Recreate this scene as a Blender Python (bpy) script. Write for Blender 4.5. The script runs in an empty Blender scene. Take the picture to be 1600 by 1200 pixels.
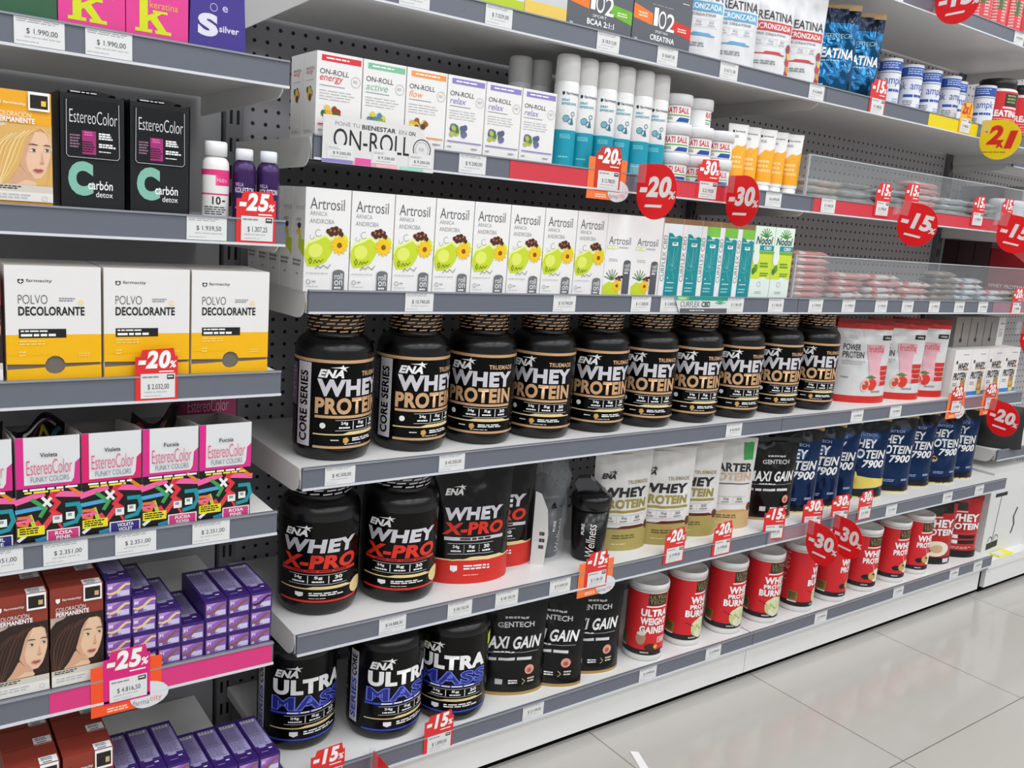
import bpy, bmesh, math, random
from mathutils import Vector, Matrix, noise
from mathutils.geometry import tessellate_polygon
S = bpy.context.scene
PI = math.pi
# ------------------------------------------------------------------ camera, world, exposure
cam = bpy.data.objects.new('camera', bpy.data.cameras.new('camera'))
S.collection.objects.link(cam)
cam.data.sensor_fit = 'HORIZONTAL'; cam.data.sensor_width = 36.0; cam.data.lens = 31.156
cam.data.clip_start = 0.02
cam.matrix_world = Matrix(((0.811488, 0.046127, -0.582546, -0.56535), (-0.579472, 0.192312, -0.791978, -1.33135),
                           (0.075499, 0.980249, 0.182788, 1.14691), (0, 0, 0, 1)))
S.camera = cam
S.view_settings.view_transform = 'Standard'; S.view_settings.look = 'None'
S.view_settings.gamma = 1.0; S.view_settings.use_curve_mapping = False
S.view_settings.exposure = -0.14
W = bpy.data.worlds.new('store_interior'); S.world = W; W.use_nodes = True
W.node_tree.nodes['Background'].inputs[0].default_value = (0.96, 0.98, 1.0, 1)
W.node_tree.nodes['Background'].inputs[1].default_value = 0.45
LAMP = 7.0       # strength of the ceiling lamps
# ------------------------------------------------------------------ materials
def lin(h):
    c = [int(h[i:i + 2], 16) / 255 for i in (0, 2, 4)]
    return [x / 12.92 if x <= .04045 else ((x + .055) / 1.055) ** 2.4 for x in c]
MC = {}
def M(h, rough=.5, metal=0., nz=.08, spec=.5, emit=0., alpha=1., trans=0.):
    """A surface with its colour, its gloss and a faint procedural unevenness of the gloss."""
    k = (h, rough, metal, nz, spec, emit, alpha, trans)
    if k in MC: return MC[k]
    m = bpy.data.materials.new('surface_' + h); MC[k] = m; m.use_nodes = True
    t = m.node_tree; b = t.nodes['Principled BSDF']
    b.inputs['Base Color'].default_value = (*lin(h), 1); b.inputs['Metallic'].default_value = metal
    b.inputs['Roughness'].default_value = rough; b.inputs['Specular IOR Level'].default_value = spec
    if emit:
        b.inputs['Emission Color'].default_value = (*lin(h), 1); b.inputs['Emission Strength'].default_value = emit
    if trans: b.inputs['Transmission Weight'].default_value = trans
    if alpha < 1: b.inputs['Alpha'].default_value = alpha
    if nz and not emit:
        c = t.nodes.new('ShaderNodeTexCoord'); n = t.nodes.new('ShaderNodeTexNoise'); r = t.nodes.new('ShaderNodeMapRange')
        n.inputs['Scale'].default_value = 14; n.inputs['Detail'].default_value = 3
        r.inputs['To Min'].default_value = max(.03, rough - nz); r.inputs['To Max'].default_value = min(1, rough + nz)
        t.links.new(c.outputs['Object'], n.inputs['Vector']); t.links.new(n.outputs['Fac'], r.inputs['Value'])
        t.links.new(r.outputs['Result'], b.inputs['Roughness'])
    return m
def ink(h): return M(h, .45, 0, 0, .4)
def card(h): return M(h, .42, 0, .07, .45)
def plastic(h): return M(h, .3, 0, .06, .5)
def foil(h, r=.28, m=.55): return M(h, r, m, .08)
def metal(h, r=.35): return M(h, r, .85, .05)
def paint(h): return M(h, .42, 0, .08, .45)
# ------------------------------------------------------------------ flat artwork, laid onto flat or curved faces
TC = {}
def glyphs(s, bold, shear, sp=None):
    k = (s, bold, shear, sp)
    if k not in TC:
        cu = bpy.data.curves.new('t', 'FONT'); cu.body = s; cu.offset = bold; cu.shear = shear; cu.resolution_u = 4
        cu.space_character = 1.0 + (bold if sp is None else sp) * 1.6
        o = bpy.data.objects.new('t', cu); me = o.to_mesh()
        v = [(p.co.x, p.co.y) for p in me.vertices]; f = [tuple(p.vertices) for p in me.polygons]
        o.to_mesh_clear(); bpy.data.objects.remove(o); bpy.data.curves.remove(cu)
        x0 = min(p[0] for p in v); x1 = max(p[0] for p in v); y0 = min(p[1] for p in v); y1 = max(p[1] for p in v)
        TC[k] = ([((x - x0) / (x1 - x0), (y - y0) / (y1 - y0)) for x, y in v], f, x1 - x0, y1 - y0)
    return TC[k]
class D:
    """Artwork in fractions of a w x h metre face; later items lie on top of earlier ones after up()."""
    def __init__(s, w, h, seed=1): s.w, s.h, s.it, s.l, s.n, s.r = w, h, [], 0, 0., random.Random(seed)
    def up(s): s.l += 1; return s
    def raw(s, m, v, f):
        s.n += s.st; s.it.append((m, v, f, s.l + s.n)); return s
    st = .06
    def rect(s, m, a, b, c, d): return s.raw(m, [(a, b), (c, b), (c, d), (a, d)], [(0, 1, 2, 3)])
    def poly(s, m, p):
        t = tessellate_polygon([[Vector((x, y, 0)) for x, y in p]])
        f = []
        for a, b, c in t:
            cr = (p[b][0] - p[a][0]) * (p[c][1] - p[a][1]) - (p[b][1] - p[a][1]) * (p[c][0] - p[a][0])
            f.append((a, b, c) if cr > 0 else (a, c, b))
        return s.raw(m, p, f)
    def ell(s, m, cx, cy, rx, ry=None, n=16, rot=0):
        if ry is None: ry = rx * s.w / s.h
        c, q = math.cos(rot), math.sin(rot); a = s.w / s.h
        P = []
        for i in range(n):
            x, y = rx * math.cos(2 * PI * i / n), ry * math.sin(2 * PI * i / n) / a
            P.append((cx + x * c - y * q, cy + (x * q + y * c) * a))
        return s.raw(m, P, [tuple(range(n))])
    def ring(s, m, cx, cy, r, t, n=18, a0=0, a1=360):
        v, f = [], []
        k = n + 1
        for i in range(k):
            a = math.radians(a0 + (a1 - a0) * i / n)
            for q in (r - t, r): v.append((cx + q * math.cos(a), cy + q * math.sin(a) * s.w / s.h))
        for i in range(n): f.append((2 * i, 2 * i + 1, 2 * i + 3, 2 * i + 2))
        return s.raw(m, v, f)
    def line(s, m, p, t):
        for (a, b), (c, d) in zip(p, p[1:]):
            dx, dy = (c - a) * s.w, (d - b) * s.h; L = math.hypot(dx, dy) or 1
            nx, ny = -dy / L * t / 2, dx / L * t / 2; ex, ey = dx / L * t * .35, dy / L * t * .35
            P = [(a * s.w - ex - nx, b * s.h - ey - ny), (c * s.w + ex - nx, d * s.h + ey - ny), (c * s.w + ex + nx, d * s.h + ey + ny), (a * s.w - ex + nx, b * s.h - ey + ny)]
            s.raw(m, [(x / s.w, y / s.h) for x, y in P], [(0, 1, 2, 3)])
        return s
    def text(s, m, tx, a, b, c, d, bold=0., shear=0., rot=False):
        v, f = glyphs(tx, bold, shear)[:2]
        if rot: v = [(a + (1 - y) * (c - a), b + x * (d - b)) for x, y in v]
        else: v = [(a + x * (c - a), b + y * (d - b)) for x, y in v]
        return s.raw(m, v, f)
    def outlined(s, m0, m1, tx, a, b, c, d, b0, b1, shear=0.):
        """Lettering in m1 with an outline in m0."""
        v, f, W_, H_ = glyphs(tx, b0, shear, b0); s.raw(m0, [(a + x * (c - a), b + y * (d - b)) for x, y in v], f)
        e = (b0 - b1) / W_ * (c - a); g = (b0 - b1) / H_ * (d - b); a, b, c, d = a + e, b + g, c - e, d - g
        v, f = glyphs(tx, b1, shear, b0)[:2]; return s.raw(m1, [(a + x * (c - a), b + y * (d - b)) for x, y in v], f)
    def micro(s, m, a, b, c, d, rows=2, fill=.55):
        """Lines of print too small to read: dashes of word length."""
        hh = (d - b) / rows; s.n += s.st; s.st = 0.
        for i in range(rows):
            y1 = d - i * hh; y0 = y1 - hh * fill; x = a; e = c - (c - a) * s.r.uniform(0, .25)
            while x < e - (c - a) * .04:
                n = min(e, x + (c - a) * s.r.uniform(.08, .3)); s.rect(m, x, y0, n, y1); x = n + (c - a) * .035
        del s.st; return s
class MB:
    """Collects faces for ONE mesh."""
    def __init__(s): s.v, s.f, s.k, s.sm, s.ms = [], [], [], [], []
    def mi(s, m):
        if m not in s.ms: s.ms.append(m)
        return s.ms.index(m)
    def add(s, v, f, m, smooth=False):
        o = len(s.v); s.v += [tuple(p) for p in v]
        for i, q in enumerate(f):
            s.f.append(tuple(o + j for j in q)); s.k.append(s.mi(m[i] if isinstance(m, list) else m)); s.sm.append(smooth)
        return s
    def box(s, x0, x1, y0, y1, z0, z1, m, skip=''):
        v = [(x, y, z) for z in (z0, z1) for y in (y0, y1) for x in (x0, x1)]
        fs = {'b': (0, 2, 3, 1), 't': (4, 5, 7, 6), 'f': (0, 1, 5, 4), 'k': (2, 6, 7, 3), 'l': (0, 4, 6, 2), 'r': (1, 3, 7, 5)}
        return s.add(v, [q for k, q in fs.items() if k not in skip], m)
    def prism(s, pts, y0, y1, m, axis='y', smooth=False):
        """Outline pts (a, b) swept along an axis: y -> (a, y, b), x -> (y, a, b), z -> (a, b, y)."""
        n = len(pts)
        g = {'y': lambda a, b, t: (a, t, b), 'x': lambda a, b, t: (t, a, b), 'z': lambda a, b, t: (a, b, t)}[axis]
        ar = sum(pts[i][0] * pts[(i + 1) % n][1] - pts[(i + 1) % n][0] * pts[i][1] for i in range(n))
        if (ar > 0) == (axis == 'y'): lo, hi = list(range(n)), list(range(n))[::-1]
        else: lo, hi = list(range(n))[::-1], list(range(n))
        v = [g(a, b, y0) for a, b in pts] + [g(a, b, y1) for a, b in pts]
        s.add(v, [tuple(lo), tuple(n + i for i in hi)], m)
        q = [(i, n + i, n + (i + 1) % n, (i + 1) % n) for i in range(n)]
        if not ((ar > 0) == (axis == 'y')): q = [x[::-1] for x in q]
        return s.add(v, q, m, smooth)
    def lathe(s, pr, m, n=32, cx=0, cy=0, smooth=True, sy=1.):
        v, f, mm = [], [], []
        for r, z in pr:
            for i in range(n): a = 2 * PI * i / n; v.append((cx + r * math.sin(a), cy - sy * r * math.cos(a), z))
        for j in range(len(pr) - 1):
            if pr[j] == pr[j + 1]: continue
            for i in range(n):
                f.append((j * n + i, j * n + (i + 1) % n, (j + 1) * n + (i + 1) % n, (j + 1) * n + i)); mm.append(m[j] if isinstance(m, list) else m)
        return s.add(v, f, mm, smooth)
    def grid(s, fn, nu, nv, m, smooth=True):
        v = [fn(i / nu, j / nv) for j in range(nv + 1) for i in range(nu + 1)]; w = nu + 1
        return s.add(v, [(j * w + i, j * w + i + 1, (j + 1) * w + i + 1, (j + 1) * w + i) for j in range(nv) for i in range(nu)], m, smooth)
    def tube(s, pts, r, m, n=8):
        v, f = [], []; P = [Vector(p) for p in pts]
        for k, p in enumerate(P):
            t = (P[min(k + 1, len(P) - 1)] - P[max(k - 1, 0)]).normalized()
            a = t.cross(Vector((0.13, .2, 1))).normalized(); b = a.cross(t)
            for i in range(n): q = 2 * PI * i / n; v.append(p + (a * math.cos(q) + b * math.sin(q)) * r)
        for k in range(len(P) - 1):
            for i in range(n): f.append((k * n + i, (k + 1) * n + i, (k + 1) * n + (i + 1) % n, k * n + (i + 1) % n))
        f += [tuple(range(n)), tuple(range(len(v) - 1, len(v) - n - 1, -1))]
        return s.add(v, f, m, True)
    def art(s, d, fn, du=0, dv=0, base=.0002, eps=.00018):
        """Lays artwork onto fn(u, v, off); du, dv: cut so it bends with a curved face."""
        bm = bmesh.new()
        for m, v, f, l in d.it:
            k = s.mi(m); bv = [bm.verts.new((x, y, l)) for x, y in v]
            for q in f:
                try: bm.faces.new([bv[i] for i in q]).material_index = k
                except ValueError: pass
        for n, ax in ((du, 0), (dv, 1)):
            for i in range(1, n):
                co = [0, 0, 0]; no = [0, 0, 0]; co[ax] = i / n; no[ax] = 1
                bmesh.ops.bisect_plane(bm, geom=bm.verts[:] + bm.edges[:] + bm.faces[:], plane_co=co, plane_no=no)
        bm.verts.index_update(); o = len(s.v)
        s.v += [tuple(fn(p.co.x, p.co.y, base + eps * p.co.z)) for p in bm.verts]
        for q in bm.faces:
            s.f.append(tuple(o + p.index for p in q.verts)); s.k.append(q.material_index); s.sm.append(bool(du or dv))
        bm.free(); return s
    def mesh(s, name):
        me = bpy.data.meshes.new(name); me.from_pydata(s.v, [], s.f); me.update()
        for m in s.ms: me.materials.append(m)
        me.polygons.foreach_set('material_index', s.k); me.polygons.foreach_set('use_smooth', s.sm)
        me.update(); return me
def front(x0, z0, w, h, y): return lambda u, v, o: (x0 + u * w, y - o, z0 + v * h)
def lside(x, y1, z0, w, h): return lambda u, v, o: (x - o, y1 - u * w, z0 + v * h)
def top(x0, y0, w, d, z): return lambda u, v, o: (x0 + u * w, y0 + v * d, z + o)
def cyl(r, z0, h): return lambda u, v, o: ((r + o) * math.sin((u - .5) * 2 * PI), -(r + o) * math.cos((u - .5) * 2 * PI), z0 + v * h)
def A(deg): return .5 + deg / 360
# ------------------------------------------------------------------ objects
def link(o, parent=None):
    S.collection.objects.link(o); o.parent = parent; return o
def tag(o, label, cat, group=None):
    o['label'] = label; o['category'] = cat
    if group: o['group'] = group
    return o
def put(kind, name, label, cat, loc, rz=0., group=None, rx=0., ry=0., sc=None):
    """One more thing of a kind. A kind is one mesh, or a list of (part name, mesh, [sub-parts])."""
    if isinstance(kind, bpy.types.Mesh): o = link(bpy.data.objects.new(name, kind))
    else:
        o = link(bpy.data.objects.new(name, None)); o.empty_display_size = .02
        for pn, me, sub in kind:
            p = link(bpy.data.objects.new(pn, me), o)
            for sn, sm in sub: link(bpy.data.objects.new(sn, sm), p)
    o.location = loc; o.rotation_euler = (rx, ry, rz)
    if sc: o.scale = sc if isinstance(sc, tuple) else (sc, sc, sc)
    return tag(o, label, cat, group)
def struct(name, mb):
    o = link(bpy.data.objects.new(name, mb.mesh(name))); o['kind'] = 'structure'; return o
ORD = 'first second third fourth fifth sixth seventh eighth ninth tenth eleventh twelfth thirteenth fourteenth'.split()
def nth(i, n):
    return 'leftmost' if i == 0 else 'rightmost' if i == n - 1 else ORD[i] + ' from the left'
# ------------------------------------------------------------------ the setting
def nodes(m): return m.node_tree.nodes, m.node_tree.links, m.node_tree.nodes['Principled BSDF']
def tile_mat():
    m = M('bab6ae', .1, 0, 0, .5); n, l, b = nodes(m)
    c = n.new('ShaderNodeTexCoord'); k = n.new('ShaderNodeTexBrick'); z = n.new('ShaderNodeTexNoise'); mx = n.new('ShaderNodeMix'); mx.data_type = 'RGBA'
    k.offset = 0; k.inputs['Scale'].default_value = 1; k.inputs['Brick Width'].default_value = .5673; k.inputs['Row Height'].default_value = .5673
    k.inputs['Mortar Size'].default_value = .0016; k.inputs['Mortar Smooth'].default_value = .3
    k.inputs['Color1'].default_value = (*lin('bfbcb6'), 1); k.inputs['Color2'].default_value = (*lin('bbb8b2'), 1); k.inputs['Mortar'].default_value = (*lin('77726a'), 1)
    z.inputs['Scale'].default_value = 2.2; z.inputs['Detail'].default_value = 5
    mx.inputs[6].default_value = (1, 1, 1, 1); mx.inputs[7].default_value = (.9, .89, .87, 1)
    mu = n.new('ShaderNodeMix'); mu.data_type = 'RGBA'; mu.blend_type = 'MULTIPLY'; mu.inputs[0].default_value = 1
    l.new(c.outputs['Object'], k.inputs['Vector']); l.new(c.outputs['Object'], z.inputs['Vector']); l.new(z.outputs['Fac'], mx.inputs[0])
    l.new(k.outputs['Color'], mu.inputs[6]); l.new(mx.outputs[2], mu.inputs[7]); l.new(mu.outputs[2], b.inputs['Base Color'])
    return m
def peg_mat(h):
    m = M(h, .5, 0, .011); n, l, b = nodes(m)
    c = n.new('ShaderNodeTexCoord')
    def vm(op, a, v):
        q = n.new('ShaderNodeVectorMath'); q.operation = op; l.new(a, q.inputs[0])
        if v is not None: q.inputs[1].default_value = v
        return q.outputs[0] if op != 'LENGTH' else q.outputs['Value']
    x = vm('MULTIPLY', c.outputs['Object'], (40, 0, 40)); x = vm('FRACTION', x, None); x = vm('SUBTRACT', x, (.5, 0, .5)); x = vm('MULTIPLY', x, (1, 0, 1))
    d = vm('LENGTH', x, None); r = n.new('ShaderNodeMapRange')
    r.inputs['From Min'].default_value = .135; r.inputs['From Max'].default_value = .16
    mx = n.new('ShaderNodeMix'); mx.data_type = 'RGBA'; mx.inputs[6].default_value = (.004, .004, .004, 1); mx.inputs[7].default_value = (*lin(h), 1)
    l.new(d, r.inputs['Value']); l.new(r.outputs['Result'], mx.inputs[0]); l.new(mx.outputs[2], b.inputs['Base Color'])
    return m
g = MB(); g.add([(-.733 - 4.3, .41 - 7.1, 0), (6.7, .41 - 7.1, 0), (6.7, 1.41, 0), (-.733 - 4.3, 1.41, 0)], [(0, 1, 2, 3)], tile_mat())
fl = struct('floor', g); fl.location = (.7325, -.411, 0)
g = MB(); g.box(-5, 7.5, -7.1, 1, 3.0, 3.05, M('eceae6', .7)); struct('ceiling', g)
g = MB(); g.box(-5, 7.5, .62, .7, 0, 3.0, M('c9c8c4', .7)); struct('wall_back', g)
# ceiling lamps; far rows and leftmost column are added to fill and catch highlights
lh = MB(); lh.box(-.62, .62, -.32, .32, 0, .06, paint('f2f2f0'), 'b'); lh.box(-.62, .62, -.32, -.305, -.004, .0, paint('f2f2f0')); lh.box(-.62, .62, .305, .32, -.004, 0, paint('f2f2f0'))
ld = MB(); ld.add([(-.6, -.304, .002), (-.6, .304, .002), (.6, .304, .002), (.6, -.304, .002)], [(0, 1, 2, 3)], M('f7faff', .5, 0, 0, .5, LAMP))
lk = [('housing', lh.mesh('housing'), []), ('diffuser', ld.mesh('diffuser'), [])]
for r_, y in enumerate((-1.0, -2.3, -3.9, -5.4)):
    for i in range(6):
        put(lk, 'ceiling_lamp', f'white ceiling panel lamp, {nth(i, 6)}, {("row nearest the shelves", "second row from shelves", "added third row from shelves", "added row farthest from shelves")[r_]}', 'lamp', (-3.3 + 1.7 * i, y, 2.94), 0, 'ceiling lamps')
# ------------------------------------------------------------------ shelving
WHITE = paint('e4e3e0'); STRIP = plastic('666a74'); LIP = plastic('d4d6da'); FRAME = M('747476', .5, 0, .07)
BK = .375
FRAMEMAT = {}
def frame(label, plinth, x0, x1, panel, yk, cut=.001):
    o = MB(); o.box(x0 + .016, x1 - .02, BK + .005, BK + .02, .02, 2.35, panel)
    u = MB(); u.box(x0 - .018, x0 + .014, BK - .012, BK + .022, 0, 2.35, FRAME)
    d = D(.032, 2.35)
    for i in range(46):
        for a in (.2, .6): d.rect(ink('050505'), a, (.03 + i * .05) / 2.35, a + .16, (.055 + i * .05) / 2.35)
    u.art(d, front(x0 - .018, 0, .032, 2.35, BK - .012))
    k = MB(); k.box(x0 + .001, x1 - cut, yk, yk + .015, .023, .105, WHITE); k.box(x0 + .001, x1 - cut, yk - .004, yk, .09, .105, WHITE)
    t = MB(); t.box(x0 + .003, x1 - .003, yk + .017, yk + .05, 0, .1, M('030303', .8, 0, .05, .1))  # near-black box painted as the shade in the gap under the kick panel
    put([('back_panel', o.mesh('back_panel'), []), ('upright', u.mesh('upright'), [])], 'gondola_frame', label, 'shelving frame', (0, 0, 0), group='shelving frames')
    put([('kick_panel', k.mesh('kick_panel'), []), ('toe_gap_shade', t.mesh('toe_gap_shade'), [])], 'base_plinth', 'pale steel plinth at floor level, ' + plinth, 'plinth', (0, 0, 0), group='base plinths')
frame('grey steel shelving frame with plain back behind the hair dye shelves', 'below the lowest hair dye shelf', -1.25, -.002, M('a2a2a4', .55, 0, .07), -.04)
frame('dark pegboard shelving frame behind the black tubs and white cartons', 'below the blue-lettered tubs', 0, 1.25, peg_mat('a6a4a8'), .016)
frame('pegboard shelving frame behind the clear trays and blue bags', 'below the far red canisters', 1.25, 2.5, peg_mat('c0bcbe'), .016, .035)
frame('pegboard shelving frame at the far end beyond the last blue bags', 'below the white broom carton', 2.5, 3.75, peg_mat('b8b4b6'), .012)
def shelf(label, x0, x1, yf, zb, ends='lr', group='shelves'):
    s = zb + .033; P = []
    b = MB(); b.box(x0 + .002, x1 - .002, yf + .006, BK - .0135, s - .02, s, WHITE); b.box(x0 + .01, x1 - .01, yf + .006, yf + .02, s - .032, s - .02, WHITE)
    P.append(('board', b.mesh('board'), []))
    t = MB(); t.box(x0, x1, yf, yf + .005, zb, zb + .037, STRIP); t.box(x0, x1, yf - .003, yf + .005, zb - .0015, zb + .002, LIP); t.box(x0, x1, yf - .0025, yf, zb + .0345, zb + .037, plastic('8d9199'))
    P.append(('price_strip', t.mesh('price_strip'), []))
    for c in ends:
        a, e = (x0, x0 + .002) if c == 'l' else (x1 - .002, x1)
        k = MB(); o = [(BK - .0135, s), (BK - .0135, s - .054), (yf + .045, s - .046)]
        o += [(yf + .045 - .03 * math.sin(q), s - .046 + .03 * (1 - math.cos(q))) for q in (.4, .8, 1.2, 1.57)] + [(yf + .015, s)]
        k.prism(o, a, e, WHITE, 'x')
        k.tube([(a + .001, yf + .012, s - .004), (a + .001, yf + .007, s - .02), (a + .001, yf + .012, s - .034)], .002, WHITE, 6)
        P.append(('end_plate', k.mesh('end_plate'), []))
    return put(P, 'shelf', label, 'shelf', (0, 0, 0), group=group)
ZT, Z5, Z4, Z3, Z2, Z1 = 1.4647, 1.2156, .975, .6795, .3821, .1075      # lower edges of the price strips
LA, LB, LC, LD, LE, LF = 1.3072, 1.0822, .8566, .6325, .4115, .1075
YL = -.0545; XL = -.0635
sf = lambda z: z + .033
for z, w in ((ZT, 'sports powder boxes and white pouches'), (Z5, 'roll-on cartons, sprays and white jars'), (Z4, 'white cartons with yellow flowers'), (Z3, 'row of black gold-lettered tubs'), (Z2, 'two red-lettered tubs and white pouches'), (Z1, 'blue-lettered tubs and first red canisters')):
    shelf(f'white steel shelf with grey strip carrying the {w}', 0, 1.249, 0, z, 'lr' if z > Z1 else '')
for z, w in ((1.731, 'topmost red tubs at upper right'), (ZT, 'blue foil bags and small blue-topped cans'), (Z5, 'upper clear tray of grey bars'), (Z4, 'lower clear tray of pink bars'), (Z3, 'strawberry pouches and bar display box'), (Z2, 'row of dark blue pouches'), (Z1, 'far red canisters and red pouches')):
    shelf(f'white steel shelf with grey strip carrying the {w}', 1.251, 2.498, 0, z, 'lr' if z > Z1 else '')
for z, w in ((LA, 'green, pink and violet boxes'), (LB, 'black sachet boxes and three bottles'), (LC, 'white and yellow bleach boxes'), (LD, 'four open graffiti-patterned boxes'), (LE, 'small violet cartons, with pink strip'), (LF, 'lowest brown and violet cartons')):
    shelf(f'white steel shelf with grey strip carrying the {w}', -1.248, XL, YL, z, 'lr' if z > LF else '')
for z, y, w in ((Z5, .12, 'upper maroon cartons'), (Z4, .06, 'red display box'), (1.44, .16, 'bare top edge, highest there'), (.45, .08, 'black zipped bag')):
    shelf(f'white steel shelf at the far end with {w}', 2.502 if z > .5 else 2.58, 3.748, y, z)
g = MB(); g.box(2.503, 3.747, .01, BK - .0135, .106, .118, WHITE); put(g.mesh('base_deck'), 'base_deck', 'bare steel base deck at the far end under the broom carton', 'shelf', (0, 0, 0))
# ------------------------------------------------------------------ round containers
BLK = M('050506', .24, 0, .04, .5); BLKL = M('070605', .24, 0, .05, .2); BLKP = M('030303', .26, 0, .04, .16)
GOLD = M('d8ac80', .3, .3, 0); SILV = M('d9d6dc', .3, .25, 0); WH = ink('f2f2f0'); RED = ink('d8261f'); CREAM = ink('e8cf94'); GREY = ink('77777a'); DK = ink('111111')
XRED = M('e0301f', .35, .1, 0); BLUE = M('3a50c8', .32, .25, 0)
def logo_ena(d, m, a, b, c, e):
    h = e - b
    d.text(m, 'ENA', a, b, a + (c - a) * .86, b + h * .66, .05, .3)
    x = a + (c - a) * .82; y = b + h * .78; w = (c - a)
    d.poly(m, [(x - w * .42, y + h * .02), (x - w * .06, y + h * .1), (x, y + h * .26), (x + w * .03, y + h * .08), (x + w * .2, y + h * .1), (x + w * .07, y - h * .03), (x + w * .14, y - h * .28), (x - w * .02, y - h * .1), (x - w * .1, y - h * .02)])
def stats(d, m, a, b, c, e, n=3):
    d.rect(m, a, e - (e - b) * .03, c, e); d.rect(m, a, b, c, b + (e - b) * .03); w = (c - a) / n
    for i in range(n):
        x = a + w * (i + .5)
        d.text(m, ('24g', '5g', '30')[i % 3], x - w * .2, b + (e - b) * .5, x + w * .2, b + (e - b) * .85, .03)
        d.micro(m, x - w * .3, b + (e - b) * .18, x + w * .35, b + (e - b) * .36, 1, .8)
        if i: d.rect(m, a + w * i - .0015, b + (e - b) * .12, a + w * i + .0015, e - (e - b) * .12)
def ribbon(d, m, a, c, y, t, k=.25):
    d.rect(m, a, y, c, y + t); x0 = a + (c - a) * .36; x1 = a + (c - a) * .9
    d.poly(m, [(x0, y + t), (x1, y + t), (x1 - (c - a) * .06, y + t * 2.6), (x0 + (c - a) * .08, y + t * 2.6)])
def ena_label(kind, w, h):
    d = D(w, h, 3); d.rect({'whey': BLKP, 'xpro': BLKL, 'mass': BLKL}[kind], 0, 0, 1, 1); d.up()
    if kind == 'whey':
        d.rect(GOLD, 0, .965, 1, 1.0); d.rect(GOLD, A(-58), .012, A(80), .04)
        d.rect(SILV, A(-89), .02, A(-64), .955).up().text(BLK, 'CORE SERIES', A(-84), .07, A(-69), .86, .03, 0, True)
        d.rect(ink('6a5a74'), A(-128), .45, A(-93), .93).rect(ink('2c1a2c'), A(-125), .08, A(-93), .42).up().rect(WH, A(-122), .13, A(-112), .24).micro(ink('b7a6ba'), A(-122), .5, A(-97), .88, 8)
        t = [('TRUEMADE', GOLD, 12, .82, 56, .875, .02), ('WHEY', SILV, -54, .6, 56, .79, .05), ('PROTEIN', GOLD, -56, .4, 56, .585, .045)]
        logo_ena(d, WH, A(-53), .805, A(-10), .945); d.rect(GOLD, A(-56), .355, A(56), .385)
        stats(d, WH, A(-26), .215, A(54), .335); d.ell(WH, A(-44), .27, .012); ribbon(d, CREAM, A(-58), A(62), .165, .014)
        d.micro(WH, A(0), .085, A(52), .13, 2); d.ell(ink('d0a050'), A(-10), .105, .014, None, 5); d.micro(WH, A(-32), .095, A(-20), .115, 1); d.micro(WH, A(-12), .055, A(25), .066, 1)
    elif kind == 'xpro':
        t = [('WHEY', SILV, -56, .63, 56, .8, .05), ('X-PRO', XRED, -58, .43, 56, .605, .05)]
        logo_ena(d, WH, A(-54), .825, A(-12), .96); d.rect(XRED, A(-60), .385, A(58), .418).up().micro(ink('5a0a08'), A(-40), .393, A(50), .41, 1, .9)
        stats(d, WH, A(-45), .235, A(42), .36); ribbon(d, CREAM, A(-62), A(60), .175, .014); d.poly(WH, [(A(-34), .135), (A(-22), .135), (A(-22), .095), (A(-28), .075), (A(-34), .095)]).micro(WH, A(-14), .085, A(36), .135, 2)
        d.micro(WH, A(-14), .055, A(16), .066, 1); d.rect(XRED, A(-62), .012, A(66), .038); d.up().ell(CREAM, A(64), .14, .045, .1)
        for q in (100, 140, 180, 220): d.micro(GREY, A(q), .2, A(q + 30), .8, 14)
    else:
        d.rect(SILV, A(-88), .05, A(-70), .95).up(); d.text(BLUE, 'SERIES', A(-85), .1, A(-73), .6, .03, 0, True); d.text(BLK, 'CORE', A(-85), .63, A(-73), .9, .03, 0, True)
        t = [('ULTRA', WH, -52, .58, 62, .77, .055)]
        logo_ena(d, WH, A(-50), .79, A(-10), .93); d.rect(BLUE, A(-56), .345, A(64), .372).up().micro(WH, A(-30), .35, A(50), .367, 1, .9)
        stats(d, WH, A(-34), .215, A(56), .325); ribbon(d, CREAM, A(-56), A(64), .16, .012); d.poly(WH, [(A(-26), .125), (A(-14), .125), (A(-14), .08), (A(-20), .06), (A(-26), .08)]).micro(WH, A(-6), .07, A(50), .125, 2)
        d.rect(BLUE, A(-60), .012, A(70), .034); d.rect(ink('c8d820'), A(72), .8, A(90), .95); d.micro(GREY, A(110), .2, A(150), .8, 12)
        d.micro(ink('8a8a90'), A(-128), .15, A(-95), .85, 10)
    d.up()
    for s_, m, a, b, c, e, bo in t: d.text(m, s_, A(a), b, A(c), e, bo, .12 if s_ in ('WHEY', 'X-PRO') and kind == 'xpro' else 0)
    if kind == 'mass':
        d.outlined(M('6f7ff0', .32, .2, 0), M('27308e', .32, .25, 0), 'MASS', A(-54), .385, A(64), .565, .06, .018)
    return d
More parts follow.
